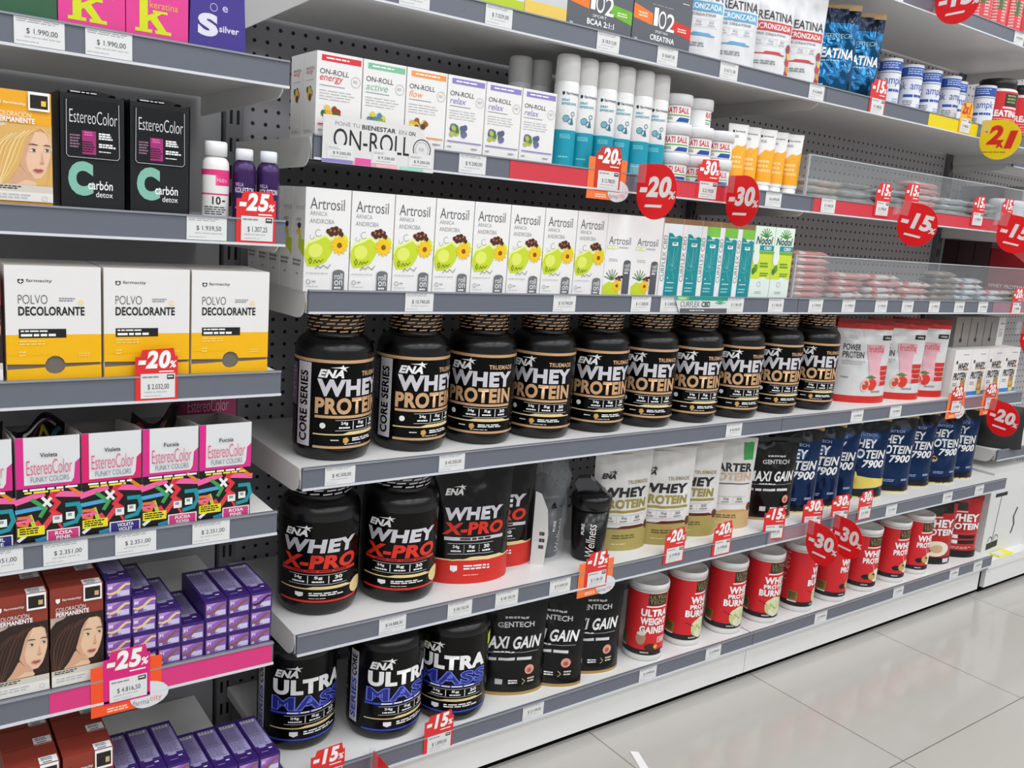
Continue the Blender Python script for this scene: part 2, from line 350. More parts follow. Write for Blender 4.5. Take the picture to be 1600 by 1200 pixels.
def ena_tub(kind, r, hb, lid, rl):
    """Plastic tub: hb is the height of the straight wall, the shoulder turns in to a wide screw lid."""
    g = MB(); pr = [(0, 0), (r * .84, 0), (r * .92, .003), (r * .975, .011), (r, .02), (r, hb)]
    for q in range(1, 8):
        a = q / 7 * 1.35; pr.append((r - .026 * (1 - math.cos(a)) * 1.0, hb + .028 * math.sin(a)))
    pr += [(rl * .97, hb + .032), (rl * .97, hb + .036), (0, hb + .036)]
    g.lathe(pr, BLK, 48)
    z0 = hb + .034; L = MB()
    L.lathe([(0, z0), (rl, z0), (rl, z0 + lid - .003), (rl - .003, z0 + lid), (0, z0 + lid)], BLK, 40)
    d = D(2 * PI * rl, lid, 5); m = GOLD if kind == 'whey' else SILV
    for i in range(5):
        for k in range(16):
            x = (k + .37 * i) / 16 + d.r.uniform(-.005, .005); y = .05 + i * .19 - .004 * (k % 3)
            d.poly(m, [(x, y), (x + .048, y + .03), (x + .05, y + .1), (x + .002, y + .07)])
    if kind != 'mass': L.art(d, cyl(rl, z0, lid), 40)
    b = MB(); h = (.156 if kind == 'whey' else .152 if kind == 'xpro' else .163); z = .027 if kind == 'xpro' else .022
    b.art(ena_label(kind, 2 * PI * r, h), cyl(r, z, h), 60, 0, .0004)
    return [('tub', g.mesh('tub'), []), ('lid', L.mesh('lid'), []), ('label_wrap', b.mesh('label_wrap'), [])]
CANR = ink('d6252c'); OLIVE = ink('2f2b1c')
def canister(kind):
    r, h = .048, .178; g = MB(); g.lathe([(0, 0), (r * .95, 0), (r * 1.0, .003), (r * 1.0, .012), (r * .97, .014), (r * .97, h), (0, h)], plastic('dcdcd8'), 40)
    L = MB(); L.lathe([(r * .9, h - .001), (r * 1.02, h - .001), (r * 1.02, h + .011), (r * 1.0, h + .014), (r * .95, h + .014), (r * .93, h + .011), (0, h + .011)], plastic('e6e6e4'), 40)
    w = 2 * PI * r; lh = .158; d = D(w, lh, 8); d.rect(CANR, 0, 0, 1, 1); d.up(); d.rect(ink('241f20'), 0, 0, 1, .085)
    d.up(); d.rect(OLIVE, A(-4), .8, A(58), .975).rect(WH, A(-8), .765, A(58), .785); d.rect(ink('d8d8d6'), 0, .985, 1, 1); d.up()
    o = ink('8d8450'); d.text(o, 'ULTRA', A(0), .893, A(54), .955, .01).text(o, 'TECH', A(0), .82, A(46), .88, .01)
    if kind == 'gainer':
        for i, s_ in enumerate(('ULTRA', 'WEIGHT', 'GAINER')): d.text(WH, s_, A(-22), .62 - i * .135, A(62), .735 - i * .135, .05)
        d.ell(ink('b08a70'), A(-16), .27, .04, .11).ell(ink('4a2418'), A(14), .13, .05, .06); d.up(); d.ell(ink('e8b030'), A(30), .14, .018).ell(ink('e6d8cc'), A(-16), .34, .035, .03)
        d.rect(WH, A(34), .2, A(66), .29).up().rect(CANR, A(36), .21, A(64), .28).up().text(WH, '3000', A(39), .22, A(60), .27, .02)
    else:
        T = (('WHEY', .6, .725), ('PROTEIN', .515, .59), ('BURNER', .385, .5)) if kind == 'burner' else (('WHEY', .585, .715), ('PROTEIN', .46, .57))
        for s_, a, b in T: d.text(WH, s_, A(-18 if s_ != 'BURNER' else -30), a, A(72), b, .05)
        if kind == 'burner':
            for q in range(7): d.ell(ink(('d9dcb0', 'c4cf8a', 'e4e2c4')[q % 3]), A(30) + .06 * math.cos(q * .9), .2 + .08 * math.sin(q * .9), .05, .11, 12, q * .9)
            d.up(); d.line(ink('8c9a3c'), [(A(10), .24), (A(30), .16), (A(52), .24)], .002); d.line(ink('3a2416'), [(A(-28), .3), (A(-2), .24)], .0015)
        else:
            d.ell(ink('1f1713'), A(2), .2, .05, .05).ell(ink('efe6cf'), A(48), .22, .08, .13).up(); d.ell(ink('caa860'), A(26), .22, .05, .08).ell(ink('f4efe0'), A(50), .27, .045, .06).up()
            d.ell(ink('3b2a1e'), A(30), .25, .018, .02); d.line(WH, [(A(22), .45), (A(30), .32)], .0012)
    d.micro(ink('f2b7b4'), A(-150), .62, A(-95), .95, 9).micro(ink('f2b7b4'), A(-150), .32, A(-105), .55, 7); d.rect(ink('8c7838'), A(-92), .1, A(-60), .27).rect(WH, A(-92), .075, A(-62), .095)
    d.up(); d.micro(OLIVE, A(-90), .12, A(-62), .25, 4); d.micro(WH, A(-14), .03, A(16), .055, 2); d.rect(ink('d8c8d0'), A(52), .02, A(68), .075)
    b = MB(); b.art(d, cyl(r * .975, .016, lh), 48, 0, .0004)
    return [('canister', g.mesh('canister'), []), ('lid', L.mesh('lid'), []), ('label_wrap', b.mesh('label_wrap'), [])]
def spray():
    r = .0235; g = MB(); w = M('eeedec', .32, 0, .05)
    g.lathe([(0, 0), (r * .9, 0), (r, .003), (r, .152), (r * .97, .158), (r * .9, .161), (0, .161)], w, 32)
    c = MB(); c.lathe([(r * .93, .159), (r * .985, .16), (r * .97, .2), (r * .93, .2065), (r * .8, .209), (0, .209)], M('e6e5e4', .35, 0, .05), 32)
    d = D(2 * PI * r, .15, 2); t = ink('0c97ad'); d.rect(t, 0, .0, 1, .45); d.up(); d.micro(ink('7fd0da'), A(-22), .34, A(40), .4, 3).micro(ink('7fd0da'), A(-22), .1, A(40), .13, 1)
    d.rect(ink('bfe3e8'), 0, .45, 1, .457); q = ink('2f6f86'); k = ink('24303c')
    d.poly(k, [(A(-24), .915), (A(-12), .915), (A(-12), .885), (A(-18), .87), (A(-24), .885)]); d.text(k, 'farmacity', A(-6), .868, A(72), .915, .01)
    d.text(t, 'SPRAY', A(-24), .8, A(14), .83, .02).text(t, 'REFRESCANTE', A(-24), .755, A(50), .785, .02)
    for cx, cy, rr in ((2, .59, .045), (34, .65, .03), (22, .56, .035)): d.ring(q, A(cx), cy, rr, .009, 14)
    d.up(); d.ell(ink('5fb4c8'), A(2), .59, .03).poly(q, [(A(20), .52), (A(40), .52), (A(30), .62)])
    b = MB(); b.art(d, cyl(r, .003, .15), 40, 0, .0003)
    return [('can', g.mesh('can'), []), ('cap', c.mesh('cap'), []), ('label_wrap', b.mesh('label_wrap'), [])]
def jar():
    r = .033; g = MB(); w = plastic('e9e9ea'); g.lathe([(0, 0), (r * .86, 0), (r * .9, .002), (r * .9, .038), (0, .038)], w, 32)
    c = MB(); c.lathe([(r * .9, .037), (r, .037), (r, .055), (r * .96, .059), (0, .0595)], w, 32)
    d = D(2 * PI * r * .9, .034, 2); d.rect(WH, 0, 0, 1, 1); d.up(); d.text(ink('cf2338'), 'RATI SALIL', A(-50), .52, A(50), .88, .03)
    d.rect(ink('6fae54'), A(-52), .36, A(58), .44).poly(ink('274f9e'), [(A(-8), .02), (A(52), .02), (A(58), .28), (A(6), .28)]).micro(GREY, A(-50), .1, A(-14), .28, 2)
    b = MB(); b.art(d, cyl(r * .9, .002, .034), 40, 0, .0003)
    return [('jar', g.mesh('jar'), []), ('lid', c.mesh('lid'), []), ('label_wrap', b.mesh('label_wrap'), [])]
def slim_can():
    r = .027; h = .118; g = MB(); g.lathe([(0, 0), (r, 0), (r, h), (r * 1.03, h), (r * 1.03, h + .003), (r * .94, h + .003), (r * .9, h - .001), (0, h - .001)], M('d8dade', .3, .25, .05), 32)
    d = D(2 * PI * r, h, 4); b = ink('2c51a4'); d.rect(ink('e4e6ee'), 0, 0, 1, 1); d.up(); d.rect(b, 0, .77, 1, .97); d.up(); d.micro(ink('a9bce6'), A(-50), .8, A(50), .94, 3)
    for k in (-150, -28, 90): d.text(b, 'ampk', A(k), .44, A(k + 100), .66, 0)
    d.rect(GREY, 0, .725, 1, .74); d.rect(b, A(-60), .33, A(-10), .39).micro(b, A(-4), .33, A(80), .39, 1, .9).micro(GREY, A(-60), .1, A(0), .26, 4).micro(ink('9fb0d8'), A(20), .1, A(70), .2, 2)
    w = MB(); w.art(d, cyl(r, 0, h), 36, 0, .0003)
    return [('can', g.mesh('can'), []), ('label_wrap', w.mesh('label_wrap'), [])]
def crea_tub(name):
    r = .058; h = .135; g = MB(); g.lathe([(0, 0), (r * .96, 0), (r, .004), (r, h - .012), (r * .96, h - .004), (r * .9, h), (0, h)], plastic('e4e3e0'), 36)
    L = MB(); L.lathe([(r * .84, h - .001), (r * .88, h), (r * .88, h + .026), (r * .84, h + .029), (0, h + .029)], plastic('1c1c1f'), 36)
    d = D(2 * PI * r, .12, 4); d.rect(CANR, 0, 0, 1, 1); d.up(); d.rect(ink('1a1718'), 0, 0, 1, .08); d.rect(ink('2c3420'), A(8), .66, A(58), .95).rect(WH, A(4), .6, A(60), .635)
    d.text(WH, 'CREATINA', A(-46), .4, A(64), .56, .05).rect(ink('f0a0a4'), A(-50), .34, A(70), .36).micro(ink('e88a90'), A(-46), .12, A(60), .3, 3); d.up(); d.micro(ink('9aa070'), A(14), .7, A(52), .92, 3); d.rect(WH, A(50), .015, A(66), .07)
    d.micro(ink('f2b7b4'), A(-150), .2, A(-80), .9, 10)
    w = MB(); w.art(d, cyl(r, .006, .12), 44, 0, .0003)
    return [('tub', g.mesh('tub'), []), ('lid', L.mesh('lid'), []), ('label_wrap', w.mesh('label_wrap'), [])]
def small_red_tub():
    r = .034; h = .12; g = MB(); g.lathe([(0, 0), (r * .97, 0), (r, .003), (r, h), (0, h)], plastic('e4e3e0'), 28)
    L = MB(); L.lathe([(r * .9, h - .001), (r * 1.03, h), (r * 1.03, h + .014), (0, h + .015)], plastic('e4e3e0'), 28)
    d = D(2 * PI * r, .114, 4); d.rect(ink('e04a50'), 0, 0, 1, 1); d.up(); d.rect(ink('2a2022'), 0, 0, 1, .12)
    for k in range(8): d.micro(ink('f4c4c4'), A(-170 + k * 44), .2, A(-140 + k * 44), .85, 9)
    d.rect(ink('5c7040'), A(-20), .5, A(20), .85); w = MB(); w.art(d, cyl(r, .003, .114), 36, 0, .0003)
    return [('tub', g.mesh('tub'), []), ('lid', L.mesh('lid'), []), ('label_wrap', w.mesh('label_wrap'), [])]
def bottle(kind):
    if kind == 'w':
        r, h = .0185, .084; body, capm = plastic('eceae6'), plastic('f4f4f2')
    else:
        r, h = .0165, .082; body, capm = M('3c2159', .25, .25, .05), plastic('eef2f6')
    g = MB(); g.lathe([(0, 0), (r * .93, 0), (r, .003), (r, h - .012), (r * .96, h - .005), (r * .8, h), (r * .62, h + .002), (r * .62, h + .004), (0, h + .004)], body, 32)
    c = MB(); rc = r * (.84 if kind == 'w' else .74); c.lathe([(0, h + .003), (rc, h + .003), (rc, h + (.02 if kind == 'w' else .017)), (rc * .92, h + (.023 if kind == 'w' else .019)), (0, h + (.023 if kind == 'w' else .019))], capm, 28)
    d = D(2 * PI * r, h - .014, 3)
    if kind == 'w':
        p = ink('e0347c'); d.rect(p, 0, .82, 1, .93).rect(p, 0, .43, 1, .46); d.rect(p, A(0), .62, 1, .82); d.text(DK, '10', A(-14), .24, A(22), .4, .02).rect(DK, A(28), .3, A(44), .33)
        d.micro(ink('55555a'), A(-50), .02, A(50), .2, 4); d.up(); d.text(ink('f3c3d6'), 'Hidro', A(4), .68, A(50), .77)
    else:
        v = ink('b9a8d0'); d.text(v, 'WELLA', A(-44), .66, A(-2), .74, .02).text(ink('e4dcf0'), 'KOLESTON', A(-44), .53, A(52), .64, .02); d.ell(v, A(4), .36, .06, None, 14).up(); d.ell(ink('3c2159'), A(10), .38, .04, None, 12); d.micro(ink('8f7cb4'), A(-44), .16, A(50), .24, 1)
    w = MB(); w.art(d, cyl(r, .003, h - .014), 32, 0, .0003)
    return [('bottle', g.mesh('bottle'), []), ('cap', c.mesh('cap'), []), ('label_wrap', w.mesh('label_wrap'), [])]
def shaker():
    k = M('0c0c0d', .22, 0, .05, .4); r0, r1, h = .036, .0425, .12; g = MB(); g.lathe([(0, 0), (r0 * .95, 0), (r0, .004), (r1, h), (0, h)], k, 40)
    c = MB(); c.lathe([(r1 * 1.0, h - .002), (r1 * 1.07, h - .001), (r1 * 1.07, h + .022), (r1 * .98, h + .028), (r1 * .6, h + .036), (0, h + .038)], k, 40)
    f = MB(); f.prism([(-.03, h + .03), (.012, h + .034), (.016, h + .046), (-.006, h + .066), (-.034, h + .062), (-.04, h + .05)], -.014, .014, M('4a4b4f', .12, .3, .03)); f.prism([(.01, h + .02), (.034, h + .024), (.032, h + .034), (.012, h + .05)], -.012, .012, k)
    d = D(2 * PI * r1, .105, 3); d.text(WH, 'Wellness', A(-6), .05, A(24), .78, .0, .3, True).text(WH, 'PURE', A(-24), .52, A(-14), .76, .03, 0, True)
    b = MB(); b.art(d, lambda u, v, o: cyl(r0 + (r1 - r0) * (.008 + v * .105) / h, .008, .105)(u, v, o), 40, 6, .0006)
    return [('cup', g.mesh('cup'), [('print', b.mesh('print'))]), ('screw_lid', c.mesh('screw_lid'), []), ('flip_cap', f.mesh('flip_cap'), [])]
# ------------------------------------------------------------------ cartons
def carton(w, dp, h, col, art=None, left=None, topa=None, name='carton'):
    """Folded card box standing on its base centre, artwork on the front (-y), left end and top."""
    g = MB(); g.box(-w / 2, w / 2, -dp / 2, dp / 2, 0, h, card(col) if isinstance(col, str) else col)
    if art: g.art(art, front(-w / 2, 0, w, h, -dp / 2))
    if left: g.art(left, lside(-w / 2, dp / 2, 0, dp, h))
    if topa: g.art(topa, top(-w / 2, -dp / 2, w, dp, h))
    return g.mesh(name)
LG = ink('b9babd'); MG = ink('8f9094')
def on_roll(word, hx, fr):
    w, h = .0765, .129; c = ink(hx); k = ink('34343a'); d = D(w, h, len(word)); d.rect(c, .1, .895, .97, .965); d.up(); d.micro(ink('ffffff'), .2, .92, .85, .94, 1, .8)
    d.text(k, 'ON-ROLL', .07, .745, .7, .805, .0, .08); d.text(c, word, .07, .645, .07 + .085 * len(word), .725, 0, .25)
    d.rect(MG, .07, .61, .62, .618); d.micro(LG, .07, .43, .9, .56, 4, .3); d.ring(LG, .86, .7, .11, .012, 16).micro(LG, .8, .68, .92, .72, 2)
    for i in range(16):
        d.up() if i % 5 == 0 else 0; d.ell(ink(fr[i % len(fr)]), .16 + .36 * d.r.random(), .25 + .11 * d.r.random(), .07, .035, 8, d.r.random() * 3)
    d.rect(c, .05, .155, .96, .17).micro(MG, .06, .075, .18, .1, 1).micro(MG, .7, .07, .92, .1, 1)
    L = D(.05, h, 3); L.text(k, 'ON-ROLL', .2, .79, .85, .825, 0, .08).text(c, word, .2, .73, .2 + .09 * len(word), .78, 0, .25).rect(MG, .2, .67, .8, .676)
    for i in range(10): L.ell(ink(fr[i % len(fr)]), .35 + .3 * L.r.random(), .46 + .12 * L.r.random(), .12, .04, 8, i)
    L.micro(LG, .15, .05, .8, .09, 2)
    return carton(w, .05, h, 'e9e7e4', d, L)
def flower(d, cx, cy, r):
    a = d.w / d.h; y = ink('f2c414')
    for i in range(12):
        t = 2 * PI * i / 12; d.ell(y, cx + r * .6 * math.cos(t), cy + r * .6 * math.sin(t) * a, r * .42, r * .17 * a, 8, t)
    d.up(); d.ell(ink('8a5210'), cx, cy, r * .28)
def artrosil(cbd=False):
    w, h = .0775, .164; k = ink('5c5d62'); d = D(w, h, 4); gr = ink('c6d72e')
    if not cbd:
        d.text(k, 'Artrosil', .1, .795, .86, .905, 0).text(MG, 'ÁRNICA', .1, .735, .48, .785, 0).text(MG, 'ANDIROBA', .1, .66, .64, .705, 0)
        d.ell(ink('e6eda0'), .5, .47, .52, .09, 18, .2).up(); d.poly(gr, [(.0, .38), (.08, .46), (.3, .5), (.45, .54), (.62, .48), (.6, .38), (.48, .29), (.3, .25), (.08, .24), (.02, .3)]).ell(ink('d4e23c'), .86, .5, .1, .07)
        d.up(); d.ell(ink('dfe868'), .24, .4, .16, .07, 14, .4); d.ring(MG, .3, .57, .075, .01, 14, 60, 330).ring(MG, .16, .53, .05, .008, 12, 120, 380)
        for x, y in ((.52, .59), (.6, .61), (.68, .62), (.76, .6), (.58, .565), (.68, .575), (.8, .565)): d.ell(ink('4f2418'), x, y, .062, .026, 8, x * 5)
        d.up()
        for x, y in ((.56, .6), (.65, .595), (.74, .61)): d.ell(ink('b0704c'), x, y, .028, .011, 8, 1)
        flower(d, .77, .46, .2); d.up(); d.line(ink('3f5a10'), [(.1, .3), (.13, .33), (.17, .3), (.13, .27), (.1, .3)], .0009).line(ink('3f5a10'), [(.2, .27), (.24, .31), (.28, .28), (.32, .31), (.36, .29), (.42, .32)], .0009).line(ink('3f5a10'), [(.24, .22), (.3, .25), (.36, .23), (.42, .26), (.52, .23), (.58, .27)], .0009)
        d.micro(LG, .04, .17, .56, .185, 1); d.ring(MG, .1, .095, .05, .012, 12).micro(MG, .18, .085, .28, .105, 1).micro(LG, .05, .045, .35, .055, 1)
        b = ink('6d6e72'); d.rect(b, .64, 0, .9, .19).ell(b, .77, .19, .13, .03); d.up(); d.text(WH, 'roll', .68, .125, .86, .185, .0).text(WH, 'on', .68, .065, .86, .115, .0).micro(WH, .68, .03, .86, .05, 1, .9)
    else:
        d.text(k, 'Artrosil', .1, .635, .86, .73, 0).rect(gr, .06, .575, .4, .62).up().rect(ink('f3f3ee'), .075, .582, .385, .613).text(gr, 'CBD', .12, .587, .33, .608, .02).micro(LG, .45, .57, .8, .61, 1)
        d.micro(LG, .15, .42, .5, .46, 2)
        for i in range(7): t = 1.57 + (i - 3) * .42; d.line(ink('4c7a26'), [(.3, .2), (.3 + .26 * math.cos(t), .2 + .13 * math.sin(t))], .002)
        d.poly(gr, [(.02, .02), (.02, .13), (.2, .18), (.5, .15), (.6, .02)]); d.up()
        for x, y in ((.48, .215), (.56, .235), (.64, .24), (.58, .2)): d.ell(ink('4f2418'), x, y, .06, .018, 8, x * 5)
        flower(d, .5, .13, .17); b = ink('55575c'); d.rect(b, .68, .03, .92, .42).ell(b, .8, .42, .12, .03); d.up(); d.text(WH, 'roll', .72, .36, .88, .41, 0).text(WH, 'on', .72, .31, .88, .35, 0).micro(WH, .72, .28, .88, .3, 1, .9)
    L = D(.05, h, 3); L.text(LG, 'Artrosil', .25, .78, .9, .83, 0).micro(LG, .3, .6, .7, .7, 2)
    if not cbd: L.poly(gr, [(.5, .42), (1, .33), (1, .5), (.75, .5), (.6, .62)]).up().ell(ink('4f2418'), .55, .63, .14, .03, 8).ell(ink('f2c414'), .5, .57, .16, .03, 8).micro(MG, .1, .22, .85, .3, 2).micro(MG, .4, .14, .6, .17, 1)
    T = D(w, .05, 2); T.rect(gr, .05, .04, .95, .16)
    return carton(w, .05, h, 'eceae8', d, L, T)
def curflex(green):
    w, h = .057, .166; t = ink('0f8d93'); d = D(w, h, 6); d.rect(ink('8a6a4a'), 0, .93, 1, 1); d.text(ink('6a6b70'), 'CURFLEX CBD', .03, .2, .22, .78, 0, 0, True)
    d.rect(ink('7ac143' if green else 'e4eef0'), .27, .8, 1, .93); d.poly(t, [(.27, 0), (1, 0), (1, .77), (.85, .79), (.62, .765), (.45, .81), (.27, .815)]); d.up()
    d.micro(ink('b8e0e0'), .35, .74, .85, .76, 1); d.rect(WH, .5, .655, .8, .7).up().micro(t, .54, .66, .76, .695, 1)
    q = ink('86cdd0')
    for a, b in ((.2, .26), (-.24, .2), (.02, .3)): d.line(q, [(.6, .38), (.6 + a * .4, .38 + b * .5), (.6 + a * 1.1, .38 + b), (.6 + a, .38 + b * .4), (.6, .38)], .0006)
    d.line(q, [(.28, .38), (.42, .41), (.62, .41), (.8, .38), (.62, .35), (.42, .35), (.28, .38)], .0006).line(q, [(.6, .35), (.75, .22), (.7, .3)], .0006)
    d.ell(WH, .42, .245, .03).micro(WH, .4, .17, .8, .19, 1).micro(q, .35, .05, .85, .13, 2)
    return carton(w, .04, h, 'ecebe9', d)
def nodol():
    w, h = .07, .166; d = D(w, h, 6); y = ink('c9dc3a'); te = ink('0e8f96'); d.rect(ink('dfeedd'), 0, .66, 1, 1).poly(y, [(0, .28), (.2, .25), (.6, .3), (1, .27), (1, .66), (0, .66)]).rect(ink('ddeae2'), 0, 0, 1, .27); d.up(); d.rect(ink('6fae2e'), 0, .62, 1, .66).rect(te, .3, .665, 1, .74)
    for i in range(7): t = 1.57 + (i - 3) * .42; d.line(ink('3f8a2c'), [(.55, .85), (.55 + .3 * math.cos(t), .85 + .12 * math.sin(t))], .0028)
    d.text(ink('0f4a50'), 'Nodol', .08, .75, .92, .86, .03, .2).up(); d.text(WH, 'CBD', .5, .68, .88, .725, .03); d.ell(ink('e6ece6'), .16, .58, .16, .12, 14)
    d.up(); d.ell(ink('5a9a34'), .2, .42, .1, .06, 8).ell(ink('3f7a2c'), .1, .38, .08, .05, 8)
    d.micro(ink('5a9a34'), .4, .42, .9, .5, 2).micro(ink('5a9a34'), .45, .3, .9, .36, 2).ring(MG, .45, .2, .09, .012).micro(LG, .3, .06, .7, .1, 2)
    return carton(w, .045, h, 'e9ece6', d)
def polvo():
    """Bleach carton: a tear-away front with a thumb notch over a low lip."""
    w, dp, h = .113, .11, .152; y = card('f0b400'); wt = card('e6e4e2'); z0, z1 = .0205, .0238
    g = MB(); g.box(-w / 2, w / 2, -dp / 2 + .003, dp / 2, 0, h, wt); g.box(-w / 2 + .001, w / 2 - .001, -dp / 2 + .0022, -dp / 2 + .003, .001, .05, M('6a645c', .6))
    f = MB(); P = [(w / 2, z1), (w / 2, h), (-w / 2, h), (-w / 2, z1)]
    P = [(-w / 2, z1), (-.011, z1 - .001)] + [(.012 * math.cos(a), z1 - .001 + .011 * math.sin(a)) for a in (PI - .1, 2.4, 1.9, 1.57, 1.2, .7, .1)] + [(w / 2, z1), (w / 2, h), (-w / 2, h)]
    f.prism(P, -dp / 2, -dp / 2 + .0022, y)
    hh = h - z1 - .011; d = D(w, hh, 4); d.rect(ink('f0b400'), 0, 0, 1, .235).rect(ink('e4e2e0'), 0, .235, 1, 1); d.up()
    d.poly(DK, [(.13, .85), (.19, .85), (.19, .815), (.16, .795), (.13, .815)]).up().rect(WH, .155, .805, .165, .845).rect(WH, .14, .82, .18, .832); d.text(ink('3a3a3c'), 'farmacity', .215, .81, .48, .855, .005)
    d.text(ink('55565a'), 'POLVO', .13, .58, .43, .68, -.012).text(ink('1c1c1e'), 'DECOLORANTE', .13, .45, .82, .55, .03).micro(MG, .55, .6, .73, .65, 2).ell(ink('ecd9a0'), .78, .6, .03)
    d.rect(ink('151515'), .13, .2, .62, .3); d.up(); d.micro(WH, .15, .255, .46, .285, 1).micro(WH, .15, .215, .6, .245, 1, .9).micro(ink('f7d468'), .13, .11, .45, .17, 2).micro(ink('f7d468'), .13, -.02, .22, .05, 2).micro(ink('f7d468'), .75, -.03, .9, .02, 2)
    f.art(d, front(-w / 2, z1 + .011, w, hh, -dp / 2)); q = D(w, .011); q.rect(ink('f0b400'), 0, .02, .393, 1).rect(ink('f0b400'), .607, .02, 1, 1); f.art(q, front(-w / 2, z1, w, .0112, -dp / 2))
    b = MB(); P = [(-w / 2, 0), (w / 2, 0), (w / 2, z0), (.012, z0 - .002)] + [(.011 * math.cos(a), z0 - .003 - .008 * math.sin(a)) for a in (.3, .9, 1.57, 2.2, 2.8)] + [(-.012, z0 - .002), (-w / 2 + .03, z0 - .003), (-w / 2, z0 - .004)]
    b.prism(P, -dp / 2, -dp / 2 + .0022, y)
    return [('carton', g.mesh('carton'), []), ('front_flap', f.mesh('front_flap'), []), ('lower_lip', b.mesh('lower_lip'), [])]
def portrait(d, hair, a, b, c, e, hi, bg='cfc6ba'):
    """Generic packaging portrait: three-quarter face between two falls of hair."""
    X = lambda x: a + x * (c - a); Y = lambda y: b + y * (e - b); P = lambda p: [(X(x), Y(y)) for x, y in p]
    sk = ink('e6bf9f'); sh = ink('d3a383'); s2 = ink('c08c6c'); h = ink(hair); hh = ink(hi); w = c - a
    d.rect(ink(bg), a, b, c, e); d.up()
    d.poly(h, P([(0, 0), (0, .8), (.1, .92), (.4, 1), (1, 1), (1, 0)])); d.up()
    d.poly(sk, P([(.2, 0), (.3, .08), (.44, .3), (.66, .13), (.74, .04), (.72, 0)])).poly(sk, P([(.72, .9), (.88, .9), (.97, .84), (.99, .7), (.975, .5), (.94, .36), (.88, .22), (.8, .13), (.7, .12), (.58, .19), (.47, .34), (.5, .5), (.54, .66), (.61, .8)])); d.up()
    d.poly(sh, P([(.26, .02), (.4, .22), (.47, .32), (.58, .19), (.7, .12), (.72, .08), (.56, .1), (.4, .02)])).poly(sh, P([(.5, .5), (.54, .66), (.61, .8), (.72, .9), (.66, .74), (.6, .58), (.56, .42), (.6, .26), (.7, .14), (.58, .19), (.47, .34)]))
    d.poly(sh, P([(.83, .58), (.81, .44), (.79, .385), (.84, .37), (.875, .385), (.86, .42), (.85, .5)])); d.up()
    d.poly(s2, P([(.79, .385), (.82, .365), (.865, .375), (.84, .392)])).poly(sh, P([(.9, .3), (.95, .42), (.985, .56), (.96, .44), (.92, .3)]))
    d.poly(h, P([(.8, .95), (.66, .86), (.58, .72), (.53, .56), (.49, .42), (.43, .28), (.33, .12), (.22, 0), (0, 0), (0, .8), (.3, 1), (.8, 1)])).poly(h, P([(.8, .95), (.93, .9), (.985, .74), (.985, .5), (.95, .25), (.9, .0), (1, 0), (1, 1), (.8, 1)])); d.up()
    for i in range(7):
        k = i * .07; d.line(hh, P([(.7 - k, .93 - .02 * i), (.55 - k, .8 - .02 * i), (.47 - k, .6), (.4 - k, .4), (.26 - k * .6, .16), (.16 - k * .3, .0)]), .0007 + .0005 * (i % 3))
    d.line(hh, P([(.84, .96), (.95, .86), (.993, .6)]), .001)
    for x, y, k in ((.69, .59, 1.), (.915, .605, .8)):
        d.poly(WH, P([(x - .075 * k, y - .005), (x, y + .024), (x + .065 * k, y + .002), (x, y - .02)])); d.poly(ink('2c1c14'), P([(x - .095 * k, .675), (x - .02, .7), (x + .075 * k, .688), (x + .07 * k, .675), (x - .02, .682)]))
    d.up()
    for x, y, k in ((.7, .592, 1.), (.92, .607, .8)): d.ell(ink('46503e'), X(x), Y(y), .026 * w, None, 10); d.poly(ink('1c120e'), P([(x - .09 * k, y - .004), (x - .02, y + .03), (x + .06 * k, y + .006), (x - .02, y + .018)]))
    d.poly(ink('b5625a'), P([(.67, .265), (.73, .29), (.77, .282), (.81, .29), (.86, .272), (.81, .235), (.75, .225)])); d.up(); d.poly(ink('8a3c3a'), P([(.67, .265), (.76, .262), (.86, .272), (.77, .25)]))
def dye_box(kind, h=.15):
    w, dp = .068, .052; br = kind == 'brown'; base = '8c3424' if br else 'eba820'; d = D(w, h, 4)
    portrait(d, '2d1c18' if br else 'd9ad62', 0, .19, 1, .715, '5a3a2c' if br else 'f0d296', 'b9a898' if br else 'e8d2a8'); d.rect(ink('cfc9bc'), 0, .13, 1, .19).rect(ink('e4e0d8'), 0, 0 if br else .05, 1, .13); d.up()
    d.rect(ink('4a1812') if br else ink('eba820'), 0, 0, 1, .03); d.micro(DK, .05, .145, .5, .18, 2).micro(LG, .08, .06, .7, .11, 2).ring(LG, .86, .08, .05, .01)
    d.text(WH, 'COLORACIÓN', .1, .775, .66, .825, -.01).text(WH, 'PERMANENTE', .1, .725, .72, .77, .03)
    d.poly(WH, [(.1, .905), (.18, .905), (.18, .875), (.14, .855), (.1, .875)]).text(WH, 'farmacity', .22, .87, .58, .9, .005)
    d.rect(WH, .62, .84, .97, 1); d.up(); d.rect(ink('1d1815'), .65, .86, .94, .975).up().rect(ink('c9a878' if br else 'f0c830'), .83, .885, .91, .93).micro(WH, .67, .845, .85, .855, 1)
    T = D(w, dp, 2); T.rect(WH, .62, 0, .97, .34).up().micro(ink('4a5a78'), .66, .12, .92, .28, 2).rect(DK, .68, .04, .86, .08)
    return carton(w, dp, h, base, d, None, T)
